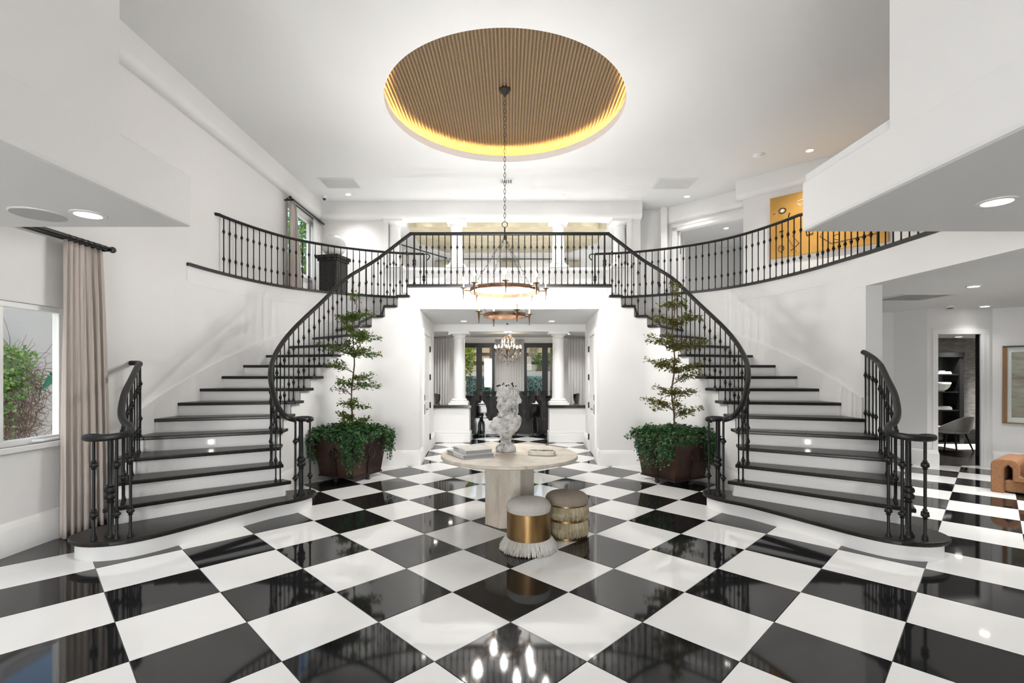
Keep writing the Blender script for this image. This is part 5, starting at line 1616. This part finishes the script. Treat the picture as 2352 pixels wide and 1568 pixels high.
def ivy(loc, rot, label, hang):
    t = thing('ivy', label, 'ivy', (*loc, .62), rot, group='trailing ivy in the planters')
    mb = MB(); st = MB()
    def ivyleaf(p, d, up, L):
        d = d / (np.linalg.norm(d) + 1e-9); sd = np.cross(d, up); sd /= (np.linalg.norm(sd) + 1e-9); nu = np.cross(sd, d)
        V = [p, p + d * L * .25 + sd * L * .55, p + d * L * .55 + sd * L * .22, p + d * L * 1.0, p + d * L * .55 - sd * L * .22, p + d * L * .25 - sd * L * .55, p + d * L * .4 + nu * L * .1]
        mb.add(V, [(0, 1, 6), (1, 2, 6), (2, 3, 6), (3, 4, 6), (4, 5, 6), (5, 0, 6)])
    h = .395
    for i in range(1500):                      # mound over the soil and the rim
        x, y = rng.uniform(-h - .10, h + .10, 2)
        e = max(abs(x), abs(y))
        z = .10 + .07 * (1 - (e / (h + .1)) ** 2) + rng.normal(0, .025) - max(0, e - h) * .9
        ivyleaf(np.array((x, y, z)), rng.normal(0, 1, 3) * (1, 1, .5) + np.array((x, y, 0)) * 1.5, np.array((0, 0, 1.)) + rng.normal(0, .4, 3), rng.uniform(.04, .065))
    for (side, c, spread, n, lmin, lmax) in hang:   # trailing strands: side angle, offset along the side
        for i in range(n):
            a = R(side); off = c + rng.uniform(-spread, spread)
            nx_, ny_ = math.cos(a), math.sin(a); tx, ty = -ny_, nx_
            off = max(-h, min(h, off))
            L = rng.uniform(lmin, lmax)
            p = np.array((nx_ * h + tx * off, ny_ * h + ty * off, .11)); pts = [tuple(p)]
            out = rng.uniform(.05, .13); m_ = max(4, int(L / .035))
            for k in range(m_):
                u = (k + 1) / m_
                q_ = p + np.array((nx_, ny_, 0)) * out * math.sin(min(1, u * 3) * PI / 2) * (1 - .35 * u) + np.array((tx, ty, 0)) * .03 * math.sin(u * 7 + i) + np.array((0, 0, -L * u ** 1.15))
                pts.append(tuple(q_))
                for _ in range(3):
                    ivyleaf(q_ + rng.normal(0, .018, 3), np.array((nx_ * .4, ny_ * .4, -.6)) + rng.normal(0, .6, 3), np.array((nx_, ny_, .5)) + rng.normal(0, .3, 3), rng.uniform(.034, .058) * (1 - .3 * u))
            st.tube(pts, .002, 3)
    st.build('stems', 'trunk', t, recalc=False, local=True)['kind'] = 'stuff'
    mb.build('foliage', 'leaf_ivy', t, recalc=False, local=True)['kind'] = 'stuff'
ivy(PL, R(-23), 'dark green ivy spilling over the left planter', [(-90, .33, .12, 15, .25, .60), (-90, .05, .3, 14, .05, .14), (-90, -.36, .06, 10, .2, .42), (180, 0, .4, 26, .3, .60), (0, -.36, .06, 8, .2, .5), (0, -.1, .2, 6, .05, .12), (0, .32, .10, 14, .25, .50), (90, 0, .4, 12, .1, .3)])
ivy(PR, R(30), 'dark green ivy spilling over the right planter', [(-90, .30, .12, 18, .25, .58), (-90, -.2, .22, 12, .05, .13), (180, .1, .35, 26, .25, .52), (0, -.33, .08, 12, .25, .5), (0, -.05, .2, 12, .1, .3), (90, 0, .4, 12, .1, .3), (0, .3, .1, 12, .3, .5)])

# ================================================================== GALLERY THINGS
t = thing('pedestal', 'black moulded pedestal on the left gallery', 'pedestal', (-3.62, 9.98, Z2), R(-14))
MB().box(-.20, .20, -.20, .20, .06, .74).build('body', 'pedestal_black', t, bevel=.004, local=True)
MB().box(-.245, .245, -.245, .245, 0, .06).build('plinth', 'pedestal_black', t, bevel=.01, local=True)
MB().box(-.225, .225, -.225, .225, .74, .79).box(-.25, .25, -.25, .25, .79, .86).build('top', 'pedestal_black', t, bevel=.008, local=True)
for xs in (-.205, .2):
    MB().box(xs, xs + .005, -.14, .14, .14, .66).build('panel', 'pedestal_black', t, bevel=.003, local=True)
MB().box(-.14, .14, -.205, -.2, .14, .66).build('panel', 'pedestal_black', t, bevel=.003, local=True)
t = thing('vase', 'round white ceramic vase on the black pedestal', 'vase', (-3.62, 9.98, Z2 + .861))
pr = [(.09, 0), (.12, .01)] + [(.245 * math.sin(a), .225 - .225 * math.cos(a)) for a in np.linspace(.6, 2.72, 16)] + [(.095, .44), (.10, .465), (.085, .465), (.08, .43)]
MB().lathe(pr, 36).build('body', 'white_ceramic', t, smooth=True, local=True)
MB().lathe([(.098, .462), (.106, .468), (.106, .476), (.085, .478)], 24).build('lip', 'white_ceramic', t, smooth=True, local=True)

# golden painting on the diagonal wall (abstract marks)
def dpt(x, dep, z, S=14.75): return (x + dep * q, S - x + dep * q, z)
pa = thing('painting', 'large golden canvas with loose dark marks on the gallery wall', 'painting', dpt(5.82, -.03, 3.85))
x0, x1, z0, z1 = 5.165, 6.47, 3.85, 5.04
m = MB().hexa([dpt(x0, -.045, z0), dpt(x1, -.045, z0), dpt(x1, -.002, z0), dpt(x0, -.002, z0), dpt(x0, -.045, z1), dpt(x1, -.045, z1), dpt(x1, -.002, z1), dpt(x0, -.002, z1)])
m.build('canvas', 'canvas_gold', pa)
def stroke(pts, r, mat):
    m_ = MB().tube([dpt(x0 + a, -.047, z0 + b) for a, b in pts], r, 5)
    return m_.build('brush_mark', mat, pa)
loop = lambda cx, cz, rx, rz, n=14, a0=0, a1=2 * PI: [(cx + rx * math.cos(a0 + (a1 - a0) * i / n), cz + rz * math.sin(a0 + (a1 - a0) * i / n)) for i in range(n + 1)]
stroke(loop(.155, .90, .045, .05), .009, 'black_metal')
MB().sphere((0, 0, 0), (.03, .008, .035)).xf(Matrix.Translation(dpt(x0 + .155, -.047, z0 + .90)) @ Matrix.Rotation(R(-45), 4, 'Z')).build('brush_mark', 'white_ceramic', pa)
stroke([(.23, .75), (.245, .83)], .011, 'black_metal')
stroke([(.04, .86), (.07, .87)], .006, 'black_metal')
stroke([(.12, .50), (.17, .505)], .013, 'black_metal')
stroke([(.34, 1.02), (.43, 1.04), (.43, .96), (.37, .93), (.34, .97)], .008, 'white_ceramic')
stroke(loop(.14, .17, .035, .06) + [(.14, .08), (.17, .22)], .005, 'black_metal')
stroke([(.26, .10), (.36, .22), (.28, .38)], .006, 'black_metal')
stroke([(.20, .42), (.33, .05)], .003, 'black_metal')
stroke([(.44, .42), (.52, .45), (.52, .36), (.45, .34), (.44, .42)], .010, 'black_metal')
stroke([(.64, .36), (.60, .28), (.72, .12), (1.22, .17)], .006, 'black_metal')
stroke(loop(.80, .22, .05, .05, 10, 1, 5), .004, 'black_metal')
stroke([(.9, .5), (1.02, .62), (1.14, .50)], .007, 'black_metal')
stroke(loop(1.0, .85, .09, .09, 12, 0, 5), .008, 'black_metal')
# added spot at the downlight, no fixture of its own, brightening the canvas
d = bpy.data.lights.new('canvas_fill_spot', 'SPOT'); d.energy = 45; d.spot_size = R(70); d.spot_blend = .8; d.color = (1, .86, .62); d.shadow_soft_size = .05
o = bpy.data.objects.new('canvas_fill_spot', d); COL.objects.link(o); o.location = (5.30, 8.56, ZC - 0.05)
o.rotation_euler = (Vector(dpt(6.0, 0, 4.35)) - o.location).to_track_quat('-Z', 'Y').to_euler()

# room beyond the gallery opening: rod and curtain tops
rod('curtain_rod', 'black rod across the far wall beyond the gallery opening', (-1.85, 15.35, 5.20), (1.75, 15.35, 5.20), .018, False)
rod('curtain_rod', 'slanting black rod at the left bay beyond the gallery opening', (-3.25, 13.4, 5.22), (-2.0, 15.2, 5.20), .018, False)
curtain('curtain', 'beige curtain in the middle of the far wall beyond the gallery opening', (15.36, -.28, .28), (15.36, -.28, .28), 'x', 5.16, Z2 + .02, 'curtain_beige', 9, .03)
curtain('curtain', 'beige curtain at the left of the far wall beyond the gallery opening', (15.30, -2.35, -1.75), (15.30, -2.35, -1.75), 'x', 5.14, Z2 + .02, 'curtain_beige', 8, .03)
curtain('curtain', 'beige curtain at the right of the far wall beyond the gallery opening', (15.36, 1.62, 2.2), (15.36, 1.62, 2.2), 'x', 5.16, Z2 + .02, 'curtain_beige', 8, .03)
curtain('curtain', 'beige curtain in the left bay beyond the gallery opening', (13.6, -3.4, -2.95), (13.6, -3.4, -2.95), 'x', 5.16, Z2 + .02, 'curtain_beige', 7, .03)

# ================================================================== RIGHT WING
# rust coloured lounge chair with folded arms
t = thing('lounge_chair', 'low rust velvet lounge chair in the right wing', 'chair', (7.11, 6.44, 0), R(-55))
def armloop(y0, y1, nm):
    # outer frame seen from the front: a rounded inverted U with a thick return
    out = [(-.46, 0), (-.46, .36)] + [(-.36 - .10 * math.cos(a), .36 + .10 * math.sin(a)) for a in np.linspace(.2, PI / 2, 6)] + [(-.26, .46)] + [(-.26 + .08 * math.sin(a), .38 + .08 * math.cos(a)) for a in np.linspace(.2, PI / 2, 5)] + [(-.18, .24), (.46, .24), (.46, .17), (-.25, .17), (-.25, .34), (-.29, .385), (-.33, .34), (-.33, 0)]
    n = len(out)
    v = [(x, y, z) for y in (y0, y1) for x, z in out]
    return MB().add(v, [tuple(range(n)), tuple(range(n, 2 * n))] + [(i, (i + 1) % n, (i + 1) % n + n, i + n) for i in range(n)]).build(nm, 'velvet_rust', t, bevel=.015, local=True, smooth=True)
armloop(-.34, .34, 'arm_shell')
MB().box(-.34, .46, -.30, .30, .02, .18).build('base', 'velvet_rust', t, bevel=.03, local=True)
MB().box(-.16, .46, -.33, .33, .25, .35).build('seat_cushion', 'velvet_rust_seat', t, bevel=.045, local=True, smooth=True)
MB().box(-.30, .46, .30, .42, .10, .47).build('backrest', 'velvet_rust', t, bevel=.05, local=True, smooth=True)

# framed picture on the diagonal wall: plane x + y = 16.73
t = thing('framed_picture', 'framed print in an ochre wooden frame on the right wing wall', 'picture', (9.0, 7.7, .75))
def ppt(x, dep, z): return (x - dep * q, 16.73 - x - dep * q, z)
def pbox(xa, xb, za, zb, d0, d1): return MB().hexa([ppt(xa, d1, za), ppt(xb, d1, za), ppt(xb, d0, za), ppt(xa, d0, za), ppt(xa, d1, zb), ppt(xb, d1, zb), ppt(xb, d0, zb), ppt(xa, d0, zb)])
pbox(8.435, 8.475, .755, 2.06, .002, .05).build('frame_side', 'ochre_wood', t)
pbox(9.51, 9.55, .755, 2.06, .002, .05).build('frame_side', 'ochre_wood', t)
pbox(8.475, 9.51, .755, .775, .002, .05).build('frame_rail', 'ochre_wood', t)
pbox(8.435, 9.55, 2.045, 2.07, .002, .055).build('frame_rail', 'black_metal', t)
pbox(8.475, 9.51, .775, 2.045, .002, .02).build('mat_board', 'white_ceramic', t)
pbox(8.51, 9.47, .865, 1.965, .02, .026).build('print', 'framed_print', t)
pbox(8.475, 9.51, .775, 2.045, .036, .040).build('pane', 'glass', t)

# study: bookcase, books, bowl, chair, rug
bc = thing('bookcase', 'black bookcase with open shelves in the study', 'bookcase', (9.6, 11.05, .006))
m = MB().box(8.7, 8.78, 10.86, 11.12, .006, 2.06).build('side_panel', 'pedestal_black', bc)
MB().box(10.08, 10.18, 10.86, 11.12, .006, 2.06).build('side_panel', 'pedestal_black', bc)
MB().box(8.7, 10.18, 10.84, 11.12, 1.96, 2.06).build('top_panel', 'pedestal_black', bc)
MB().box(8.78, 10.08, 11.08, 11.13, .006, 1.96).build('back_panel', 'pedestal_black', bc)
for z in (.02, .36, .75, 1.16, 1.555): MB().box(8.78, 10.08, 10.87, 11.08, z, z + .03).build('shelf', 'pedestal_black', bc)
k_ = 0
for z, xs in ((1.585, [(9.64, 9.95, .03), (9.65, 9.93, .025), (9.67, 9.80, .02)]), (.78, [(9.64, 9.96, .03), (9.62, 9.95, .028), (9.66, 9.92, .02)])):
    zz = z
    for j, (xa, xb, hh) in enumerate(xs):
        t = thing('book', ['lowest', 'middle', 'topmost'][j] + ' white book of the stack on the ' + ('upper' if z > 1 else 'lower') + ' study shelf', 'book', (xa, 10.9, zz), group='books in the study')
        MB().box(xa, xb, 10.90, 11.05, zz, zz + hh * .12).box(xa, xb, 10.90, 11.05, zz + hh * .88, zz + hh).box(xa, xb, 11.045, 11.05, zz + hh * .12, zz + hh * .88).build('cover', 'white_ceramic' if j != 2 else 'ink_grey', t)
        MB().box(xa + .005, xb - .005, 10.905, 11.045, zz + hh * .12, zz + hh * .88).build('pages', 'white_ceramic', t)
        zz += hh
for j, (z, xa) in enumerate(((1.585, 9.50), (.78, 9.49))):
    tag(MB().box(xa, xa + .10, 10.90, 11.05, z, z + .09 - .02 * j).build('box', 'ink_grey', None, bevel=.004), 'small dark box beside the books on the ' + ('upper' if j == 0 else 'lower') + ' study shelf', 'box')
t = thing('bowl', 'white footed bowl on the study shelf', 'bowl', (9.74, 10.96, 1.19))
MB().lathe([(.07, 0), (.075, .02), (.12, .05), (.165, .11), (.178, .17), (.183, .175)] + [(.183, .20), (.172, .20), (.15, .12), (.01, .05)], 28).build('body', 'white_ceramic', t, smooth=True, local=True)
MB().lathe([(.178, .165), (.186, .168), (.186, .202), (.178, .205)], 28).build('rim', 'white_ceramic', t, smooth=True, local=True)
t = thing('tub_chair', 'white upholstered tub chair on dark splayed legs in the study', 'chair', (9.05, 9.95, .006), R(200))
v = []; f = []; na = 26; rows = [(.0, .40, 0), (.30, .39, 0), (1.0, .37, 1), (.97, .30, 1), (.3, .30, 0)]
prs = []
for i in range(na + 1):
    a = R(-20 + 220 * i / na); u = i / na; bk = math.sin(PI * u)
    hgt = .44 + .30 * bk ** 1.3
    for r_, z_ in ((.24, .40), (.31, .45), (.36, hgt), (.345, hgt + .02), (.315, hgt + .005), (.27, .46)):
        v.append((r_ * math.cos(a) * 1.05, r_ * math.sin(a), z_))
for i in range(na):
    for j in range(5): f.append((6 * i + j, 6 * i + 6 + j, 6 * i + 7 + j, 6 * i + 1 + j))
f += [tuple(range(6)), tuple(6 * na + j for j in range(6))]
MB().add(v, f).build('shell', 'chair_fabric', t, smooth=True, local=True)
MB().lathe([(.22, .37), (.28, .39), (.29, .45), (.26, .49), (.02, .50)], 28).build('seat', 'chair_fabric', t, smooth=True, local=True)
for sx, sy in ((-1, -1), (-1, 1), (1, -1), (1, 1)):
    MB().tube([(sx * .17, sy * .16, .38), (sx * .27, sy * .25, 0)], [.022, .012], 8).build('leg', 'black_metal', t, smooth=True, local=True)
tag(MB().box(9.35, 11.4, 10.1, 10.85, .006, .016).build('rug', 'rug_white', None), 'white rug on the dark study floor', 'rug')

# ================================================================== DINING ROOM
def dining_chair():
    t = thing('dining_chair', '', 'chair', (0, 0, 0))
    # front of the chair looks to +Y; back towards -Y
    def arc(w0, z, dep=.07, n=8):
        return [(w0 * (i / n - .5), -.22 - dep * math.cos(PI * (i / n - .5) * .95) * 1.0 + .04, z) for i in range(n + 1)]
    v = []; f = []
    rows = [(.30, .40), (.27, .55), (.27, .68), (.33, .80), (.46, .88), (.52, .93), (.53, 1.03)]
    n = 10
    for side in (0, .025):
        for w, z in rows:
            for i in range(n + 1):
                u = i / n - .5
                v.append((w * u, -.25 + .10 * (abs(u) * 2) ** 2 * (w / .5) - side + (.40 - z) * .10, z))
    R_ = len(rows); C = n + 1
    for s_ in range(2):
        for r_ in range(R_ - 1):
            for i in range(n):
                a = s_ * R_ * C + r_ * C + i
                f.append((a, a + 1, a + C + 1, a + C))
    for r_ in range(R_ - 1):
        for i in (0, n):
            a = r_ * C + i
            f.append((a, a + C, a + C + R_ * C, a + R_ * C))
    for r_ in (0, R_ - 1):
        for i in range(n):
            a = r_ * C + i
            f.append((a, a + 1, a + 1 + R_ * C, a + R_ * C))
    MB().add(v, f).build('backrest', 'black_lacquer', t, smooth=True, local=True)
    MB().prism([(-.24, -.25), (.24, -.25), (.26, .22), (-.26, .22)], .40, .47).build('seat', 'black_lacquer', t, bevel=.015, local=True)
    MB().hexa([(-.16, -.26, .06), (.16, -.26, .06), (.16, -.24, .06), (-.16, -.24, .06), (-.22, -.26, .42), (.22, -.26, .42), (.22, -.235, .42), (-.22, -.235, .42)]).build('back_apron', 'black_lacquer', t, local=True)
    for sx in (-1, 1):
        MB().tube([(sx * .21, -.23, .42), (sx * .20, -.26, .25), (sx * .22, -.34, 0)], [.026, .024, .016], 8).build('leg', 'black_lacquer', t, smooth=True, local=True)
        MB().tube([(sx * .22, .19, .42), (sx * .215, .22, .22), (sx * .23, .30, 0)], [.026, .022, .015], 8).build('leg', 'black_lacquer', t, smooth=True, local=True)
    return t
c0 = dining_chair()
grp = 'black dining chairs'
spots = [(-.98, 12.55, 0, 'near side dining chair beside the left half wall'), (-.44, 12.5, 0, 'near side dining chair second from the left half wall'),
         (.38, 12.5, 0, 'near side dining chair second from the right half wall'), (.92, 12.55, 0, 'near side dining chair beside the right half wall'),
         (-.85, 14.75, PI, 'far side dining chair at the left'), (-.3, 14.75, PI, 'far side dining chair left of the middle'), (.3, 14.75, PI, 'far side dining chair right of the middle'), (.85, 14.75, PI, 'far side dining chair at the right'),
         (-1.75, 13.4, -PI / 2 + .3, 'dining chair at the left end of the table'), (1.62, 13.5, PI / 2 - .3, 'dining chair at the right end of the table'), (2.25, 12.95, PI / 2 + .5, 'dining chair standing apart near the right curtain')]
for i, (x, y, a, lb) in enumerate(spots):
    lb = 'black lacquered ' + lb
    if i == 0:
        c0.location = (x, y, 0); c0.rotation_euler = (0, 0, a); c0['label'] = lb; c0['group'] = grp
    else: dup(c0, (x, y, 0), a, lb, grp)
t = thing('dining_table', 'long black dining table beyond the passage', 'table', (0, 13.65, 0))
MB().box(-1.2, 1.2, 12.95, 14.35, .71, .755).build('tabletop', 'black_lacquer', t, bevel=.008)
for x in (-.75, .75): MB().box(x - .22, x + .22, 13.3, 14.0, 0, .71).build('pedestal', 'black_lacquer', t, bevel=.01)
for i, (x, lb) in enumerate(((-.72, 'left'), (-.2, 'left of middle'), (.25, 'right of middle'), (.75, 'right'))):
    t = thing('place_setting', f'white plate with folded napkin on the dining table, {lb}', 'plate', (x, 13.15, .755), group='place settings')
    MB().lathe([(.08, 0), (.135, .012), (.14, .016), (.09, .006)], 20, cap=True).build('plate', 'white_ceramic', t, smooth=True, local=True)
    MB().hexa([(-.07, -.05, .012), (.07, -.05, .012), (.07, .05, .012), (-.07, .05, .012), (-.03, -.03, .09), (.03, -.03, .09), (.03, .03, .09), (-.03, .03, .09)]).build('napkin', 'white_ceramic', t, bevel=.01, local=True)
# curtains in the dining room
curtain('curtain', 'white curtain between the two pairs of garden doors', (15.36, -.46, .46), (15.36, -.46, .46), 'x', 2.66, .01, 'curtain_white', 11, .03)
curtain('curtain', 'white curtain at the left of the dining room', (14.9, -2.75, -1.85), (14.9, -2.75, -1.85), 'x', 2.68, .01, 'curtain_white', 11, .035)
curtain('curtain', 'white curtain at the right of the dining room', (14.9, 1.8, 2.75), (14.9, 1.8, 2.75), 'x', 2.68, .01, 'curtain_white', 11, .035)
# crystal chandelier
dc = thing('crystal_chandelier', 'crystal and bronze chandelier above the dining table', 'chandelier', (-.04, 13.2, 2.0))
X0, Y0 = -.04, 13.2
MB().lathe([(.012, 1.95), (.03, 1.99), (.014, 2.04), (.02, 2.2), (.012, 2.3), (.02, 2.5), (.01, 2.71)], 10, (X0, Y0, 0)).build('stem', 'chandelier_bronze', dc, smooth=True)
def dropmesh():
    m = MB().lathe([(.002, 0), (.012, -.03), (.02, -.055), (.016, -.075), (.004, -.085)], 7)
    me = bpy.data.meshes.new('crystal_drop'); me.from_pydata(m.v, [], m.f); me.update(); me.materials.append(MATS['crystal']); return me
DRP = dropmesh()
for k in range(10):
    a = 2 * PI * k / 10 + .2
    cx, cy = math.cos(a), math.sin(a)
    rr = .36
    pts = smooth_pts([(X0, Y0, 1.99), (X0 + .10 * cx, Y0 + .10 * cy, 2.05), (X0 + .22 * cx, Y0 + .22 * cy, 2.10), (X0 + .33 * cx, Y0 + .33 * cy, 2.12), (X0 + rr * cx, Y0 + rr * cy, 2.20)], 4)
    arm = MB().tube(pts, .008, 5).build('arm', 'chandelier_bronze', dc, smooth=True)
    MB().lathe([(.006, 2.20), (.03, 2.215), (.012, 2.22), (.010, 2.27)], 8, (X0 + rr * cx, Y0 + rr * cy, 0)).build('candle_cup', 'chandelier_bronze', arm, smooth=True)
    MB().lathe([(.006, 2.27), (.018, 2.295), (.012, 2.33), (.002, 2.36)], 8, (X0 + rr * cx, Y0 + rr * cy, 0)).build('bulb', 'crystal_bulb', arm, smooth=True)
    MB().tube(smooth_pts([(X0 + .02 * cx, Y0 + .02 * cy, 2.62), (X0 + .14 * cx, Y0 + .14 * cy, 2.55), (X0 + .18 * cx, Y0 + .18 * cy, 2.42), (X0 + .08 * cx, Y0 + .08 * cy, 2.28), (X0 + .02 * cx, Y0 + .02 * cy, 2.12)], 4), .006, 5).build('scroll', 'chandelier_bronze', dc, smooth=True)
    for r2, z2 in ((.36, 2.19), (.25, 2.09), (.14, 2.03), (.18, 2.53), (.18, 2.40), (.29, 2.36)):
        share('crystal_drop', DRP, dc, (X0 + r2 * math.cos(a + .15), Y0 + r2 * math.sin(a + .15), z2), scale=(1.5, 1.5, 1.5))
MB().sphere((X0, Y0, 1.83), .03).build('crystal_ball', 'crystal', dc, smooth=True)
d = bpy.data.lights.new('crystal_light', 'POINT'); d.energy = 30; d.shadow_soft_size = .12; d.color = (1, .85, .65)
o = bpy.data.objects.new('crystal_light', d); COL.objects.link(o); o.parent = dc; o.location = (0, 0, .48)

# ================================================================== GARDEN
struct('ground_garden', MB().box(-14, 14, 15.69, 40, -.12, -.02), 'paving', 'pale paved garden terrace', 'ground')
def leafblob(nm, label, cat, ctr, rad, n, mat, ls, core=None, trunk=None):
    t = thing(nm, label, cat, (ctr[0], ctr[1], 0 if trunk is not None else ctr[2] - rad[2]))
    m = MB()
    for i in range(n):
        p = rng.normal(0, 1, 3); p = p / np.linalg.norm(p) * rng.random() ** .33
        leaf_shape(m, np.array(ctr) + p * np.array(rad), rng.normal(0, 1, 3), rng.normal(0, 1, 3), ls * rng.uniform(.7, 1.3), ls * .6)
    m.build('foliage', mat, t, recalc=False)['kind'] = 'stuff'
    if trunk is not None:
        MB().tube([(ctr[0], ctr[1], 0), (ctr[0] + .05, ctr[1], ctr[2] * .6), (ctr[0], ctr[1], ctr[2])], [.08, .06, .03], 7).build('trunk', 'trunk', t, smooth=True)
    return t
def hedge(xa, xb, y0, y1, z1, label, n):
    t = thing('hedge', label, 'hedge', ((xa + xb) / 2, y0, 0))
    MB().box(xa + .06, xb - .06, y0 + .06, y1 - .06, -.02, z1 - .05).build('core', 'hedge_core', t)
    m = MB()
    for i in range(n):
        fc = rng.random()
        if fc < .72: p = (rng.uniform(xa, xb), y0 + rng.random() * .06, rng.uniform(.1, z1)); nr = (0, -1, .2)
        else: p = (rng.uniform(xa, xb), rng.uniform(y0, y1), z1 - rng.random() * .05); nr = (0, 0, 1)
        leaf_shape(m, np.array(p), rng.normal(0, 1, 3) + np.array(nr) * .6, np.array(nr) + rng.normal(0, .3, 3), .07, .045)
    m.build('foliage', 'leaf_hedge', t, recalc=False)['kind'] = 'stuff'
hedge(-1.75, 1.4, 19.0, 19.7, 1.42, 'clipped blue green hedge beyond the garden doors', 5200)
tr = thing('terrace', 'stepped stone terrace rising behind the hedge', 'terrace', (0, 21, 0))
MB().box(-7, 7, 20.6, 21.2, -.02, 1.66).build('retaining_wall', 'stucco', tr)
for k in range(6):
    y = 21.2 + k * .8; z = 1.66 + k * .42
    MB().box(-7, 7, y, y + .8, -.02, z + .20).build('shade_gap', 'terrace_shade_urn_stone', tr)  # dark body, colours in the shade of the gaps between stone steps
    MB().box(-7, 7, y - .06, y + .16, z + .02, z + .25).build('step', 'terrace_stone', tr)
leafblob('garden_tree', 'yellow green tree beyond the leftmost garden door', 'tree', (-1.95, 18.9, 2.35), (.62, .6, 1.15), 2600, 'leaf_garden', .13, trunk=1)
leafblob('garden_shrub', 'yellow shrub low at the left of the hedge', 'shrub', (-2.05, 18.6, .75), (.35, .3, .35), 500, 'leaf_garden', .1)
leafblob('garden_shrub', 'bright yellow flowering shrub high on the terrace', 'shrub', (.95, 20.6, 3.0), (.3, .3, .35), 500, 'leaf_garden', .11)
leafblob('garden_shrub', 'yellow green shrub beyond the rightmost garden door', 'shrub', (2.05, 18.9, 2.5), (.35, .4, .8), 900, 'leaf_garden', .12)
leafblob('garden_shrub', 'dark shrub on the terrace behind the right pane', 'shrub', (1.5, 20.8, 2.15), (.5, .3, .3), 500, 'leaf_palm', .11)
def palm(x, y, z, label, n=26, L=1.0):
    t = thing('palm', label, 'palm', (x, y, 0))
    MB().tube([(x, y, 0), (x, y, z)], [.09, .07], 8).build('trunk', 'trunk', t, smooth=True)
    for k in range(n):
        a = 2 * PI * k / n + rng.normal(0, .1); el = rng.uniform(-.2, 1.1); m = MB(); pts = []
        for i in range(9):
            u = i / 8
            pts.append(np.array((x + math.cos(a) * L * u * math.cos(el * .6), y + math.sin(a) * L * u * math.cos(el * .6), z + L * (math.sin(el) * u - .95 * u * u))))
        for i in range(1, 9):
            dd = pts[i] - pts[i - 1]; sd = np.cross(dd, (0, 0, 1.)); sd /= np.linalg.norm(sd) + 1e-9
            for sg in (-1, 1):
                leaf_shape(m, pts[i], sd * sg + dd / np.linalg.norm(dd) * .8 + np.array((0, 0, -.35)), np.array((0, 0, 1.)), .26 * (1.1 - i / 10), .025)
        m.tube([tuple(p) for p in pts], .008, 3)
        m.build('frond', 'leaf_palm', t, recalc=False)
palm(-.75, 20.1, 3.2, 'palm crown behind the inner left garden door')
palm(1.75, 19.9, 3.05, 'palm crown behind the inner right garden door')
for x, y, z, lb in ((-.72, 20.3, 1.66, 'left'), (1.02, 20.3, 1.66, 'right')):
    t = thing('garden_pot', f'pale round pot on the {lb} of the retaining wall', 'pot', (x, 20.85, 1.661))
    MB().lathe([(.10, 0), (.17, .12), (.20, .26), (.21, .28), (.18, .28), (.15, .2)], 18).build('body', 'pot_white', t, smooth=True, local=True)
for x, lb in ((-.42, 'left'), (.72, 'right')):
    t = thing('garden_armchair', f'cream garden armchair on the terrace behind the {lb} pane', 'armchair', (x, 20.85, 1.661))
    MB().box(-.24, .24, -.2, .2, 0, .3).build('seat', 'pot_white', t, bevel=.04, local=True)
    MB().box(-.24, .24, .12, .2, .3, .62).build('backrest', 'pot_white', t, bevel=.05, local=True)
t = thing('garden_urn', 'dark stone urn high on the terrace', 'urn', (1.05, 21.3, 3.1))
MB().lathe([(.14, 0), (.15, .05), (.07, .1), (.08, .15), (.2, .3), (.22, .42), (.12, .5), (.16, .56), (.04, .66)], 16).build('body', 'terrace_shade_urn_stone', t, smooth=True, local=True)
MB().box(-.2, .2, -.2, .2, -.9, 0).build('plinth', 'terrace_stone', t, local=True)
# trees outside the gallery window
leafblob('garden_tree', 'green tree outside the upstairs gallery window', 'tree', (-9.5, 22.5, 7.0), (1.2, 2.0, 2.2), 1600, 'leaf_palm', .25, trunk=1)
